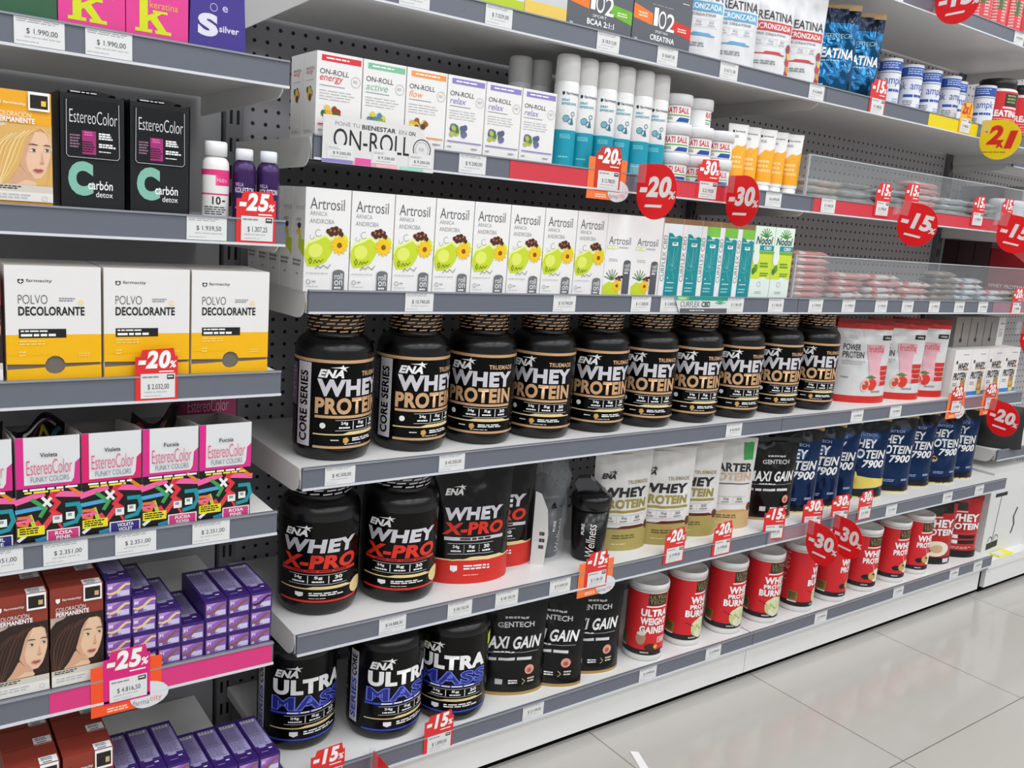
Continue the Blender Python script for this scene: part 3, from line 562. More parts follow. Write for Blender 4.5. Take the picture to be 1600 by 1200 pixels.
def small_dye(kind):
    w, dp, h = .0347, .125, .0296; d = D(w, h, 3); d.rect(ink('8d5fb4'), .06, .1, .94, .86); d.up(); d.poly(ink('b88acb'), [(.06, .5), (.06, .86), (.6, .86), (.3, .7)]).rect(ink('c9c4e0'), .45, .14, .92, .42)
    c = {'blond': 'e8cd84', 'brown': '8a5c3c', 'dark': '3c1c22'}[kind]; d.up()
    d.poly(ink(c), [(.04, .42), (.2, .38), (.42, .46), (.6, .66), (.76, .78), (.95, .76), (.95, .66), (.78, .66), (.62, .5), (.46, .34), (.24, .26), (.04, .34)]); d.text(WH, {'blond': '88', 'brown': '71', 'dark': '20'}[kind], .1, .56, .26, .72, .02)
    d.ring(WH, .16, .18, .06, .025, 10).micro(ink('6d5a98'), .28, .14, .6, .22, 1)
    T = D(w, dp, 4); T.rect(ink('8880a4'), .1, .2, .92, .93); T.up(); T.rect(ink('d9d6de'), .12, .86, .8, .92).micro(ink('5d5480'), .14, .55, .88, .84, 12).micro(ink('5d5480'), .14, .3, .88, .53, 8).rect(ink('a29cc0'), .1, .22, .92, .5)
    T.up().micro(ink('6d6492'), .14, .26, .88, .49, 8); T.rect(ink('3b1f6e'), .1, .2, .92, .24).ell(ink('a29cc0'), .4, .22, .2, .03, 10).micro(WH, .62, .12, .86, .16, 1).micro(ink('8f7cb4'), .2, .07, .6, .1, 1)
    for i in range(9): T.rect(DK, .15 + .07 * i, .865, .17 + .07 * i + .02 * (i % 2), .915)
    return carton(w, dp, h, '341b66', d, None, T)
def funky(tagc, t1, t2, seed):
    """Open-topped display box: white upper front with a band, busy painted strokes below."""
    w, dp, h = .0775, .16, .149; r = random.Random(5); pk = 'd62a86' if seed % 2 else 'd42068'
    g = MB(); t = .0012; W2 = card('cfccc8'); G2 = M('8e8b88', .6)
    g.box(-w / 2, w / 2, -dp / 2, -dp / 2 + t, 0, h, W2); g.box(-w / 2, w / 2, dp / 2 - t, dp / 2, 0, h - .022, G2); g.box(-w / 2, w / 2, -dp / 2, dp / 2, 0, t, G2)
    for a in (-w / 2, w / 2 - t): g.prism([(-dp / 2, 0), (dp / 2, 0), (dp / 2, h - .02), (-dp / 2 + .05, h - .004), (-dp / 2, h)], a, a + t, W2, 'x')
    d = D(w, h, seed); d.rect(ink('0d0b0c'), 0, 0, 1, .53).rect(ink(pk), 0, .53, 1, 1); d.up(); d.poly(ink('dcdcdc'), [(.12, .56), (.86, .56), (.9, .6), (.92, .74), (1, .78), (1, 1), (.12, 1)])
    K = [('e2559c', [(.0, .41), (.4, .47)], 7), ('e2559c', [(.55, .46), (1, .43)], 7), ('4f9fd0', [(0, .32), (.38, .34)], 5), ('d8303c', [(.66, .5), (.52, .43), (.64, .37), (.54, .3), (.66, .25)], 5.5), ('d9404c', [(.3, .2), (.38, .13), (.58, .27)], 6),
         ('1d8f98', [(.78, .34), (.96, .34), (1.0, .25), (.92, .17), (.74, .15)], 5), ('3f9a50', [(.24, .42), (.44, .33), (.36, .26)], 4.5), ('b6cc3c', [(.2, .27), (.28, .13)], 4.5), ('e07c28', [(.8, .52), (.98, .44)], 4), ('e8e8e4', [(.4, .43), (.52, .35)], 3.5), ('e8e8e4', [(.52, .42), (.42, .36)], 3.5),
         ('e0703c', [(.02, .26), (.18, .26), (.14, .18), (.02, .2)], 4), ('e2559c', [(0, .22), (.22, .23)], 3.5), ('e8e8e4', [(.02, .05), (.14, .1)], 4), ('2f86a8', [(.3, .03), (.56, .06)], 5), ('d8303c', [(.62, .2), (.7, .12), (.62, .1)], 3)]
    d.up()
    for c, p, t_ in K: d.line(ink('f0609f' if c == 'e2559c' else c), p, t_ * .00115)
    d.up(); d.rect(ink('e8dc20'), .0, .085, .42, .17).rect(ink('e4e8e4'), .55, .18, .7, .25).rect(ink('e4ece8'), .76, .2, .9, .27); d.up(); d.micro(DK, .03, .095, .38, .16, 3).micro(MG, .58, .19, .67, .24, 1).micro(MG, .79, .21, .87, .26, 1)
    d.rect(ink('efeae6'), .45, 0, .98, .12); d.up(); d.rect(ink(tagc), .47, .012, .96, .11); d.up(); d.text(WH, t1, .58, .065, .86, .1, .02).text(WH, t2, .6, .022, .84, .055, .02)
    d.micro(WH, .1, .505, .98, .525, 1, .9).micro(ink('e8dc20'), .12, .48, .9, .5, 1, .9); q = ink('d84a78'); d.up()
    d.text(DK, ('Violeta', 'Fucsia')[seed // 2 % 2], .37, .815, .64, .855, .01).text(q, 'EstereoColor', .16, .655, .87, .79, -.012).text(ink('55627a'), 'FUNKY COLORS', .22, .585, .82, .635, -.01)
    g.art(d, front(-w / 2, 0, w, h, -dp / 2)); return g.mesh('display_box')
def carbon():
    w, dp, h = .0785, .1, .146; d = D(w, h, 5); g = MB(); b = M('141517', .3, 0, .06); t = .0012
    g.box(-w / 2, w / 2, -dp / 2, -dp / 2 + t, 0, h, b); g.box(-w / 2, w / 2, dp / 2 - t, dp / 2, 0, h + .004, b); g.box(-w / 2, w / 2, -dp / 2, dp / 2, 0, t, b)
    for a in (-w / 2, w / 2 - t): g.box(a, a + t, -dp / 2, dp / 2, 0, h + .002, b)
    tl = ink('7fb8a4'); d.text(tl, 'C', .12, .13, .5, .43, .07).text(WH, 'carbón', .42, .19, .8, .27, .01).text(WH, 'detox', .54, .125, .8, .175, .0); g.art(d, front(-w / 2, 0, w, h, -dp / 2))
    s = MB(); sw, sh = .066, .074; z = .066; gl = M('17181a', .14, 0, .05)
    P = [(-sw / 2 + .004, z), (sw / 2 - .004, z), (sw / 2, z + .004), (sw / 2, z + sh), (-sw / 2, z + sh), (-sw / 2, z + .004)]; s.prism(P, -dp / 2 - .002, -dp / 2 - .0002, gl)
    q = D(sw, sh, 6); e = ink('c4c6c8')
    q.line(e, [(.03, .97), (.02, .06), (.06, .02), (.94, .02), (.98, .06), (.97, .97)], .0006); q.text(ink('dcdcde'), 'EstereoColor', .08, .6, .94, .82, -.012).rect(ink('a02a70'), .3, .08, .55, .48); q.up(); q.micro(ink('2a1020'), .3, .1, .54, .3, 5).micro(ink('e070ac'), .34, .38, .52, .46, 2).micro(WH, .6, .34, .86, .46, 3, .7).micro(WH, .6, .2, .92, .28, 2, .7).micro(WH, .6, .12, .82, .15, 1)
    q.micro(ink('8c6a80'), .08, .16, .28, .4, 5); s.art(q, front(-sw / 2, z, sw, sh, -dp / 2 - .002))
    fold = MB(); fold.grid(lambda u, v: ((u - .5) * .058, -dp / 2 + .012 + .006 * math.sin(u * 7) - .01 * v, h - .012 + v * .018 - .006 * abs(u - .5)), 8, 3, gl); fq = D(.058, .01, 2); fq.micro(ink('c8c8cc'), .05, .1, .75, .5, 1); fold.art(fq, lambda u, v, o: ((u - .5) * .058, -dp / 2 - .001, h + v * .006), 0, 0)
    return [('display_box', g.mesh('display_box'), []), ('front_sachet', s.mesh('front_sachet'), []), ('sachet_behind', fold.mesh('sachet_behind'), [])]
def letter_box(col, letter, word, lc, wc, taper=0):
    w, dp, h = .078, .06, .125; d = D(w, h, 5); c = card(col); g = MB()
    v = [(-w / 2, -dp / 2, 0), (w / 2, -dp / 2, 0), (w / 2, dp / 2, 0), (-w / 2, dp / 2, 0)]; k = 1 - taper
    v += [(x * k, y * k, h) for x, y, z in v]; g.add(v, [(3, 2, 1, 0), (4, 5, 6, 7), (0, 1, 5, 4), (1, 2, 6, 5), (2, 3, 7, 6), (3, 0, 4, 7)], c)
    fn = lambda u, v_, o: ((u - .5) * w * (1 - taper * v_), -dp / 2 * (1 - taper * v_) - o, v_ * h)
    L = ink(lc)
    if letter == 'k':
        d.rect(L, .21, .1, .34, .52).poly(L, [(.34, .19), (.34, .25), (.5, .3), (.6, .3)]).poly(L, [(.36, .22), (.46, .27), (.66, .1), (.53, .1)]).rect(L, .14, .08, .41, .115).rect(L, .46, .08, .72, .115).rect(L, .14, .49, .34, .52).rect(L, .42, .285, .66, .31)
        d.text(ink(wc), word, .37, .33, .83, .4, .01)
    elif letter == 'S':
        d.text(L, 'S', .14, .15, .5, .39, .055).text(ink(wc), word, .52, .215, .88, .285, .02).ring(ink('b9b2dc'), .42, .46, .07, .012).text(ink('b9b2dc'), 'e', .58, .43, .68, .49, .02); d.micro(ink('8a80c0'), .2, .86, .8, .96, 2); d.rect(ink('b9b2dc'), .45, .82, .9, .83)
    else:
        d.ring(L, .16, .42, .22, .1, 22).text(ink(wc), word, .42, .3, .72, .42, .01)
    g.art(d, fn); return g.mesh('carton')
def sport_box(name, rc, sub):
    w, dp, h = .159, .1, .088; d = D(w, h, 5); d.poly(ink('ef7a28'), [(0, .55), (.32, .47), (.32, .72), (0, .85)]).poly(ink(rc), [(.66, .46), (1, .34), (1, .62), (.66, .68)]); d.up()
    d.text(WH, '1', .34, .48, .41, .86, .01).text(WH, 'O', .42, .44, .55, .82, .0).text(WH, '2', .56, .42, .7, .8, .01).text(WH, sub, .38, .335, .6, .39, .0).text(WH, name, .3, .17, .72, .29, .03).micro(ink('f4d8c0'), .08, .58, .26, .7, 2).micro(ink('f4e8c8'), .76, .45, .94, .55, 2)
    d.micro(ink('a4a7ac'), .3, .9, .75, .925, 1).micro(WH, .82, .08, .94, .11, 1).text(WH, '30', .04, .09, .09, .15, .01)
    return carton(w, dp, h, '5a5d64', d)
def plain_box(w, dp, h, col, arts): 
    d = D(w, h, 3)
    for a in arts: d.rect(a[0], *a[1:])
    return carton(w, dp, h, col, d)
def bar_display():
    w, dp, h = .101, .15, .146; d = D(w, h, 6); d.rect(ink('2a78c0'), 0, 0, 1, .09); d.up(); d.rect(ink('e2d44c'), .62, .02, .86, .2)
    k = ink('2a2522'); d.text(k, 'WHEY', .28, .56, .88, .72, .04, .2).text(k, 'PROTEIN', .08, .36, .84, .52, .04, .2).micro(MG, .1, .22, .4, .3, 2); d.rect(ink('a8834c'), .55, .1, .82, .36).ell(ink('3a3432'), .18, .74, .05, .04).micro(ink('5a64a8'), .5, .88, .85, .9, 1); d.up(); d.rect(ink('9a7440'), .62, .56, .9, .6); d.ell(ink('d8a860'), .66, .2, .1, .06)
    return carton(w, dp, h, 'e4e2de', d)
def icon_box():
    w, dp, h = .088, .1, .094; d = D(w, h, 3); k = ink('2a2a28'); d.rect(k, .46, .3, .52, .82).ell(k, .48, .22, .1, .08, 12); d.rect(ink('6f6d68'), 0, 0, .03, 1)
    return carton(w, dp, h, '8a8883', d)
def broom_box():
    w, dp, h = .3, .2, .3; d = D(w, h, 3); k = ink('1c1c1e')
    d.line(k, [(.22, .15), (.27, .72)], .004).rect(k, .12, .7, .4, .745).poly(k, [(.1, .06), (.36, .08), (.36, .16), (.1, .14)]).ring(k, .17, .17, .05, .012, 12, 0, 200).ring(k, .3, .18, .05, .012, 12, 0, 200).micro(MG, .12, .86, .3, .9, 2)
    d.line(k, [(.72, .5), (.66, .4), (.7, .3), (.66, .2)], .009)
    return carton(w, dp, h, 'dddcd9', d)
# ------------------------------------------------------------------ pouches and bags
def pouch_fn(w, h, dp, seed, amp):
    def T(v): return dp / 2 * max(.02, (.86 + .6 * v) * (1 - v) ** .85)
    def p(u): return max(0., 1 - abs(2 * u - 1) ** 2.2) ** .75
    def wr(u, v):
        q = noise.noise(Vector((u * 3 + seed, v * 5, seed * 1.7))) * .6 + noise.noise(Vector((u * 9 + v * 6, v * 9 - seed, seed))) * .4
        q += .6 * max(0., 1 - 4 * abs(noise.noise(Vector((u * 3.2 + v * 1.5 + seed * 2, v * 2.6 - u, 4.2 + seed))))) ** 1.5
        return amp * q * (.25 + v) * min(1, 5 * u, 5 * (1 - u)) * min(1, 9 * v)
    def F(u, v, o=0.):
        x = (u - .5) * w * (1 - .03 * math.sin(PI * v)); return (x, -T(v) * p(u) - wr(u, v) - o, v * h)
    def B(u, v): x, y, z = F(1 - u, v); return (x, T(v) * p(1 - u) - .6 * wr(1 - u, v) + .0004, z)
    return F, B
def pouch(w, h, dp, body, art, seal=None, seed=1, amp=.004, gus=None, nu=18, nv=26):
    F, B = pouch_fn(w, h, dp, seed, amp); g = MB()
    g.grid(F, nu, nv, body); g.grid(B, nu, nv, body)
    bt = [F(i / nu, 0) for i in range(nu + 1)] + [B(i / nu, 0) for i in range(1, nu)]
    g.add(bt, [tuple(reversed(range(len(bt))))], gus or body)
    if art:
        G = [[F(i / nu, j / nv) for i in range(nu + 1)] for j in range(nv + 1)]
        def on(u, v, o):
            a = min(nu - 1, max(0, int(u * nu + 1e-6))); b = min(nv - 1, max(0, int(v * nv + 1e-6))); s, t = u * nu - a, v * nv - b
            p = [G[b][a][k] * (1 - s) * (1 - t) + G[b][a + 1][k] * s * (1 - t) + G[b + 1][a][k] * (1 - s) * t + G[b + 1][a + 1][k] * s * t for k in range(3)]
            return (p[0], p[1] - o, p[2])
        g.art(art, on, nu, nv, .0009, .00022)
    P = [('pouch', g.mesh('pouch'), [])]
    if seal:
        s = MB(); ht = .013; zz = h - .002
        s.grid(lambda u, v: ((u - .5) * w, -.0014 + .0016 * math.sin(u * 9 + seed), zz + v * ht), nu, 2, seal); s.grid(lambda u, v: ((.5 - u) * w, .0004 + .0016 * math.sin((1 - u) * 9 + seed), zz + v * ht), nu, 2, seal)
        P.append(('top_seal', s.mesh('top_seal'), []))
    return P
def ena_pouch(kind):
    if kind == 'xpro':
        w, h = .17, .232; b = M('060607', .17, 0, .06, .4); d = D(w, h, 4); rd = ink('d02a20')
        d.rect(rd, 0, 0, 1, .215); d.up(); ribbon(d, CREAM, 0, 1, .212, .012); d.text(SILV, 'WHEY', .12, .565, .88, .675, .05, .15).text(XRED, 'X-PRO', .09, .44, .88, .55, .05, .15).rect(SILV, .12, .39, .88, .42)
        logo_ena(d, WH, .12, .78, .38, .87); stats(d, WH, .16, .27, .74, .365); d.up(); d.micro(ink('402020'), .3, .395, .8, .415, 1, .9)
        d.poly(WH, [(.2, .17), (.28, .17), (.28, .13), (.24, .11), (.2, .13)]).micro(WH, .36, .12, .76, .17, 2).micro(ink('f0b0a8'), .36, .07, .6, .085, 1)
        return pouch(w, h, .085, b, d, M('0c0c0e', .16, .0, .05), 2.3, .008)
    w, h = .148, .222; b = M('dedcd8', .36, 0, .06); d = D(w, h, 4); kh = ink('a89a58' if kind == 'white' else 'c8a878'); k = ink('1f1e20'); gd = ink('9a8a3c' if kind == 'white' else 'd2b494')
    d.rect(kh, 0, 0, 1, .24 if kind == 'white' else .2); d.up(); ribbon(d, ink('5a2018' if kind == 'white' else 'c89858'), 0, 1, .235 if kind == 'white' else .195, .012)
    if kind == 'white':
        logo_ena(d, k, .1, .75, .36, .84); d.text(ink('a0906a'), 'TRUEMADE', .52, .7, .92, .74, .01).text(k, 'WHEY', .1, .565, .9, .665, .05, .12).text(gd, 'PROTEIN', .1, .45, .9, .545, .045, .1).rect(gd, .08, .405, .92, .43)
    else:
        d.text(k, 'STARTER', .06, .66, .94, .76, .035, .05).text(gd, 'PROTEIN', .06, .56, .94, .65, .03, .05).rect(k, .08, .52, .92, .53).rect(ink('3c9a4c'), .76, .8, .94, 1.0)
    stats(d, ink('8a8a8c'), .1, .29, .86, .38); d.micro(ink('6a5a30'), .3, .12, .78, .17, 2).micro(ink('6a5a30'), .12, .14, .2, .16, 1).micro(ink('d8cc90'), .3, .06, .6, .08, 1)
    d.up(); d.ell(ink('5c3018'), .95, .25, .05, .05)
    return pouch(w, h, .08, b, d, M('d8d5d0', .36, 0, .06), 4.1 if kind == 'white' else 6.2, .006)
def maxi_pouch(gold=True):
    w, h = .158, .208; b = M('080809', .26, 0, .08, .35); d = D(w, h, 4); d.rect(ink('b08e50'), 0, 0, 1, .035)
    d.text(ink('c8c8ca'), 'GENTECH', .3, .72, .82, .775, .03).text(WH, 'MAXI GAIN', .05, .5, .94, .63, .03, .25); d.up()
    d.micro(ink('c8c8ca'), .4, .79, .75, .83, 1).rect(ink('a0a0a2'), .04, .46, .9, .466).micro(WH, .25, .455, .62, .475, 1).micro(ink('d8d8da'), .08, .375, .9, .41, 1, .9)
    d.ell(ink('e0a08c'), .78, .27, .07).ell(WH, .34, .14, .001); d.rect(ink('c8c8ca'), .3, .12, .4, .18).micro(WH, .48, .12, .64, .17, 2).micro(ink('d8d0b8'), .76, .12, .88, .18, 2).line(ink('c8b080'), [(.68, .18), (.72, .15), (.68, .12)], .0015); d.up(); d.ell(ink('b85848'), .78, .26, .035)
    return pouch(w, h, .075, b, d, M('161617', .3, .05, .06), 7.7, .008)
def blue_pouch(kind='plain'):
    w, h = .15, .23; b = M('15325e', .2, .65, .06); d = D(w, h, 4); d.rect(M('14161c', .25, .3, 0), 0, .86, 1, 1); d.rect(M('10141e', .25, .3, 0), 0, 0, 1, .1).rect(ink('d6c27a'), 0, 0, 1, .022); d.up()
    d.text(WH, 'WHEY', .12, .655, .72, .765, .035, .2).text(WH, 'PROTEIN', .06, .52, .94, .635, .035, .2).text(WH, '7900', .42, .405, .92, .505, .035, .25).text(ink('a9b6cc'), 'GENTECH', .3, .8, .72, .835, .02)
    d.micro(ink('8fa0c0'), .1, .14, .24, .19, 2).micro(ink('8fa0c0'), .36, .14, .62, .18, 2).micro(ink('8fa0c0'), .74, .14, .92, .19, 1)
    if kind == 'vanilla': d.up(); d.poly(ink('e0c860'), [(0, .1), (1, .16), (1, .25), (.3, .3), (0, .22)]); d.ell(ink('f0dc7c'), .2, .3, .16, .08)
    if kind == 'choc':
        d.up()
        for i in range(9): d.ell(ink(('5a3426', 'c8707c', 'd8b890', '3c2018')[i % 4]), .08 + .3 * d.r.random(), .22 + .26 * d.r.random(), .08, .045, 9, i)
    if kind == 'leaf': d.up(); d.ell(ink('5c9a5c'), .12, .28, .05, .05)
    return pouch(w, h, .08, b, d, M('b89a5c', .3, .3, .05), {'plain': 3.3, 'vanilla': 5.9, 'choc': 8.4, 'leaf': 1.6}[kind], .011)
def power_pouch():
    w, h = .18, .222; b = M('d8d7d6', .28, .05, .07); d = D(w, h, 4); rd = ink('c8281f'); d.rect(rd, 0, 0, 1, .09).rect(rd, 0, .93, 1, 1); d.up()
    d.text(ink('2a2a2c'), 'POWER', .1, .66, .38, .74, .01).text(ink('2a2a2c'), 'PROTEIN', .1, .565, .45, .645, .01).micro(LG, .1, .47, .5, .53, 2).rect(ink('e0a0a8'), .5, .62, .84, .74).poly(ink('dfa9b4'), [(.52, .62), (.8, .62), (.76, .4), (.86, .24), (.58, .22)])
    d.rect(DK, .78, .8, .98, .86).micro(MG, .1, .3, .22, .33, 1).micro(MG, .62, .12, .86, .16, 1)
    for i in range(4): d.rect(rd, .78, .42 - i * .065, .98, .475 - i * .065)
    d.up(); d.text(WH, 'whey', .82, .81, .95, .845, .01).text(ink('c04a60'), 'frutilla', .53, .645, .82, .73, .0); d.ell(ink('d8382c'), .62, .24, .09, .075, 14, .5).ell(ink('e8b8a4'), .5, .23, .075, .085, 14, -.3); d.up(); d.poly(ink('4a7a34'), [(.5, .33), (.62, .31), (.7, .33), (.6, .36)]).ell(ink('c84838'), .5, .23, .05, .06, 12, -.3)
    return pouch(w, h, .08, b, d, M('8c1c18', .3, .05, .05), 9.1, .009)
def creatina_pouch(hx):
    w, h = .125, .2; b = M('dcdcdd', .32, 0, .07); d = D(w, h, 4); k = ink('3a3a3e'); c = ink(hx)
    d.text(k, 'CREATINA', .06, .64, .95, .735, .01).rect(c, .06, .52, .95, .62); d.up(); d.text(WH, 'MICRONIZADA', .1, .54, .92, .6, .02).text(MG, 'PURE CREATINE', .1, .475, .8, .5, .02); stats(d, LG, .12, .36, .84, .44, 3); ribbon(d, c, .06, .8, .27, .012)
    d.micro(MG, .12, .15, .7, .2, 2).micro(LG, .12, .06, .5, .08, 1)
    if hx[0] in 'cd':
        for i, q in enumerate(('a82a34', 'd89a3c', 'c43c4c', 'e0c060', 'a03040')): d.up(); d.ell(ink(q), .9 + .02 * (i % 2), .08 + i * .07, .06, .05, 10)
    return pouch(w, h, .06, b, d, M('d4d4d6', .34, 0, .06), 3.9 + len(hx) + (1.3 if hx[0] in 'cd' else 0), .007)
def foil_bag():
    w, h = .138, .2; b = M('1f5f8c', .16, .75, .07); d = D(w, h, 4); d.rect(M('12233c', .2, .5, 0), 0, .84, 1, 1); d.up(); d.text(WH, 'CREATINA', .08, .42, .95, .54, .035, .2).micro(ink('a9cfe0'), .3, .37, .7, .4, 1).text(ink('a9cfe0'), 'GENTECH', .4, .66, .86, .71, .01).micro(ink('c8dce8'), .1, .08, .5, .12, 1)
    return pouch(w, h, .06, b, d, M('a98a60', .3, .4, .05), 2.7, .013, None, 24, 34)
def red_pouch(dark):
    w, h = .145, .2; b = M('b81f22', .25, .1, .07); d = D(w, h, 4); d.rect(ink('17120f'), 0, 0, 1, .12)
    if dark: d.rect(ink('17120f'), .0, .84, .9, 1)
    d.up(); d.rect(ink('2c2a20'), .2, .8, .62, .93).rect(ink('d8d0c8'), .2, .765, .62, .785); d.text(WH, 'WHEY', .08, .61, .94, .74, .045, .08).text(WH, 'PROTEIN', .06, .48, .96, .59, .045, .08)
    if dark: d.ell(ink('e8dccc'), .5, .26, .34, .13).up().ell(ink('cdae7c'), .52, .26, .16, .07).ell(ink('1c1512'), .24, .22, .14, .05); d.rect(ink('d4ccd8'), .7, .03, .88, .1)
    else:
        d.rect(ink('e0605c'), .2, .21, .92, .42).up().rect(ink('b81f22'), .21, .215, .91, .415); d.up()
        for y in (.33, .24): d.rect(WH, .24, y, .4, y + .06).rect(DK, .42, y, .86, y + .06)
        d.micro(ink('d8b0a8'), .2, .14, .8, .19, 2)
    return pouch(w, h, .08, b, d, M('8c1c18' if not dark else '17120f', .25, .1, .05), 4.9 if dark else 7.1, .004)
def bar(col, ac, seed):
    """Flow-wrapped bar lying along x: pillow body with crimped fins at both ends."""
    L, w, t = .15, .052, .016; b = M(col, .22, .2, .06); r = random.Random(seed)
    def F(u, v, s, o=0.):
        e = min(1, u / .13, (1 - u) / .13); e = math.sin(e * PI / 2) if e > 0 else 0
        p = (1 - abs(2 * v - 1) ** 2.4) ** .6; z = s * t / 2 * e * p + .0015 * noise.noise(Vector((u * 7, v * 4, seed))) * min(1, 8 * e + .3)
        return ((u - .5) * L, (v - .5) * w * (1 - .07 * e), t / 2 + z + s * (.0002 + o))
    g = MB(); g.grid(lambda u, v: F(u, v, 1), 16, 8, b); g.grid(lambda u, v: F(1 - u, v, -1), 16, 8, b)
    d = D(L, w, seed); c = M(ac, .22, .15, 0)
    d.rect(c, .17, .0, .34, 1).rect(c, .7, .05, .8, .95).micro(c, .38, .3, .66, .7, 2)
    g.art(d, lambda u, v, o: F(u, v, 1, o), 16, 8, .0004); g.art(D(L, w).rect(c, .68, .05, .84, .95).rect(c, .2, .05, .3, .95), lambda u, v, o: F(1 - u, v, -1, o), 16, 8, .0004)
    return g.mesh('bar')
# ------------------------------------------------------------------ tickets and signs
def price_tag(s_, hw=.0555, hh=.033):
    g = MB(); g.box(-hw / 2, hw / 2, -.0005, 0, 0, hh, M('dededc', .5, 0, .05)); d = D(hw, hh, len(s_) + ord(s_[-5])); k = ink('3c3d42')
    d.micro(MG, .04, .76, .9, .9, 2, .35).text(k, s_, .24, .38, .86, .6, .0).micro(LG, .2, .24, .92, .31, 1).micro(LG, .04, .08, .5, .14, 1)
    g.art(d, front(-hw / 2, 0, hw, hh, -.0005)); return g.mesh('price_tag')
PT = {}
def pricetag(s_):
    if s_ not in PT: PT[s_] = price_tag(s_)
    return PT[s_]
def promo(txt, price, col='dc2a2c', wide=.066, orange=False, h=.085, ocol='f5793a'):
    """Discount ticket: coloured card whose figures stand proud of its top edge, with a price label below."""
    P = []; w = wide
    if orange:
        b = MB(); ow, oh = .098, .078; b.prism([(-ow / 2, -.016), (ow / 2 - .03, -.016), (ow / 2, .012), (ow / 2, oh - .016), (-ow / 2, oh - .016)], -.0006, 0, card(ocol))
        d = D(ow, oh, 2); d.micro(ink('fbd9c0'), .22, .03, .58, .13, 2); b.art(d, front(-ow / 2, -.016, ow, oh, -.0006))
        f = MB(); n = [(.012 + .03 * math.cos(a) * (1.1 if math.cos(a) > 0 else .75), .002 + .021 * math.sin(a)) for a in [2 * PI * i / 18 for i in range(18)]]
        f.prism([(x + .014, z) for x, z in n], -.0012, -.0005, card('d9dadd')); d = D(.05, .02, 1); d.text(ink('8a8c92'), 'farma', .04, .2, .5, .7, 0).text(ink('e08a6a'), 'city', .52, .2, .86, .8, 0); f.art(d, front(.006, -.016, .05, .018, -.0012))
        P += [('backing_card', b.mesh('backing_card'), [('membership_badge', f.mesh('membership_badge'))])]
    y0 = -.0008 if orange else 0; g = MB(); m = card(col); t = y0 - .0006; ch = h * .84
    g.box(-w / 2, w / 2, t, y0, 0, ch, m); d = D(w, h, 4); f2 = '2x1' in txt
    wt = ink('c8301c') if f2 else WH; hal = ink('f0a030') if f2 else ink('e25a4c')
    d.poly(m, [(.1, .8), (.16, .97), (.9, 1.0), (.95, .8)]); d.up()
    d.outlined(hal, wt, txt, .05, .6, .84, .97, .075, .045, .18)
    if not f2: d.text(wt, '%', .8, .62, .97, .76, .03, .18)
    d.rect(wt, .55, .54, .9, .565); g.art(d, front(-w / 2, 0, w, h, t))
    q = MB(); q.box(-w * .38, w * .43, t - .0008, t - .0003, .003, .038, M('dededc', .5, 0, .05)); d = D(w * .81, .035, 5); k = ink('3c3d42')
    d.micro(MG, .05, .78, .6, .9, 1).rect(k, .76, .76, .97, .95).text(k, price, .2, .34, .82, .58, 0).micro(LG, .1, .2, .9, .28, 1).micro(LG, .1, .06, .7, .12, 1); d.up(); d.micro(WH, .79, .8, .95, .9, 1); q.art(d, front(-w * .38, .003, w * .81, .035, t - .0008))
    P += [('card', g.mesh('card'), [('price_label', q.mesh('price_label'))])]
    return P
CLEAR = M('dfe6e8', .06, 0, .02, .6, 0, .1); EDGE = M('dfe8e8', .15, 0, .02, .6, 0, .6)
def round_sign(txt, col='ee161e', ink_='f2f0ee'):
    """Shelf wobbler: printed drop-shaped disc on a clear arm; local x runs out from the shelf edge."""
    D_ = .106; g = MB(); P = []
    for i in range(28):
        a = math.radians(90 - 270 * i / 27); P.append((D_ / 2 + D_ / 2 * math.cos(a), D_ / 2 + D_ / 2 * math.sin(a)))
    P = [(0, D_ * .955), (.0015, D_ * .99), (.006, D_)] + P; g.prism(P, -.0006, .0006, card(col)); d = D(D_, D_, 3); m = ink(ink_)
    if txt == '2x1':
        d.text(ink('f6b020'), '2', .16, .36, .56, .88, .06, .15).text(ink('f6b020'), '1', .58, .26, .92, .74, .06, .15).up(); d.text(m, '2', .18, .38, .54, .86, .045, .15).text(m, '1', .62, .28, .9, .72, .045, .15).text(m, 'x', .42, .3, .6, .5, .05); d.micro(ink('8a7a10'), .12, .16, .74, .2, 1)
        d.rect(m, .12, .68, .17, .72)
    else:
        d.text(m, txt, .08, .4, .86, .78, .05, .12).text(m, '%', .82, .38, .98, .52, .03, .1).poly(m, [(.24, .22), (.66, .22), (.68, .27), (.26, .27)])
    g.art(d, front(0, 0, D_, D_, -.0006)); b = D(D_, D_, 3)
    b.text(m, txt, .14, .4, .92, .78, .05, .12); g.art(b, lambda u, v, o: (D_ - u * D_, .0006 + o, v * D_))
    c = MB(); c.box(-.012, .022, -.0022, -.0009, D_ * .66, D_ * 1.0, CLEAR); c.box(-.014, -.012, -.012, .012, D_ * .62, D_ * 1.0, CLEAR)
    return [('disc', g.mesh('disc'), []), ('clear_arm', c.mesh('clear_arm'), [])]
# ------------------------------------------------------------------ placing the goods
RAD = math.radians
def row(kind, name, label, cat, spots, z, group, post='', rx=0.):
    n = len(spots)
    for i, s_ in enumerate(spots):
        x, y = s_[:2]; rz = s_[2] if len(s_) > 2 else 0
        k = kind(i) if callable(kind) else kind
        put(k, name, label.format(nth(i, n)), cat, (x, y, z), RAD(rz), group, rx)
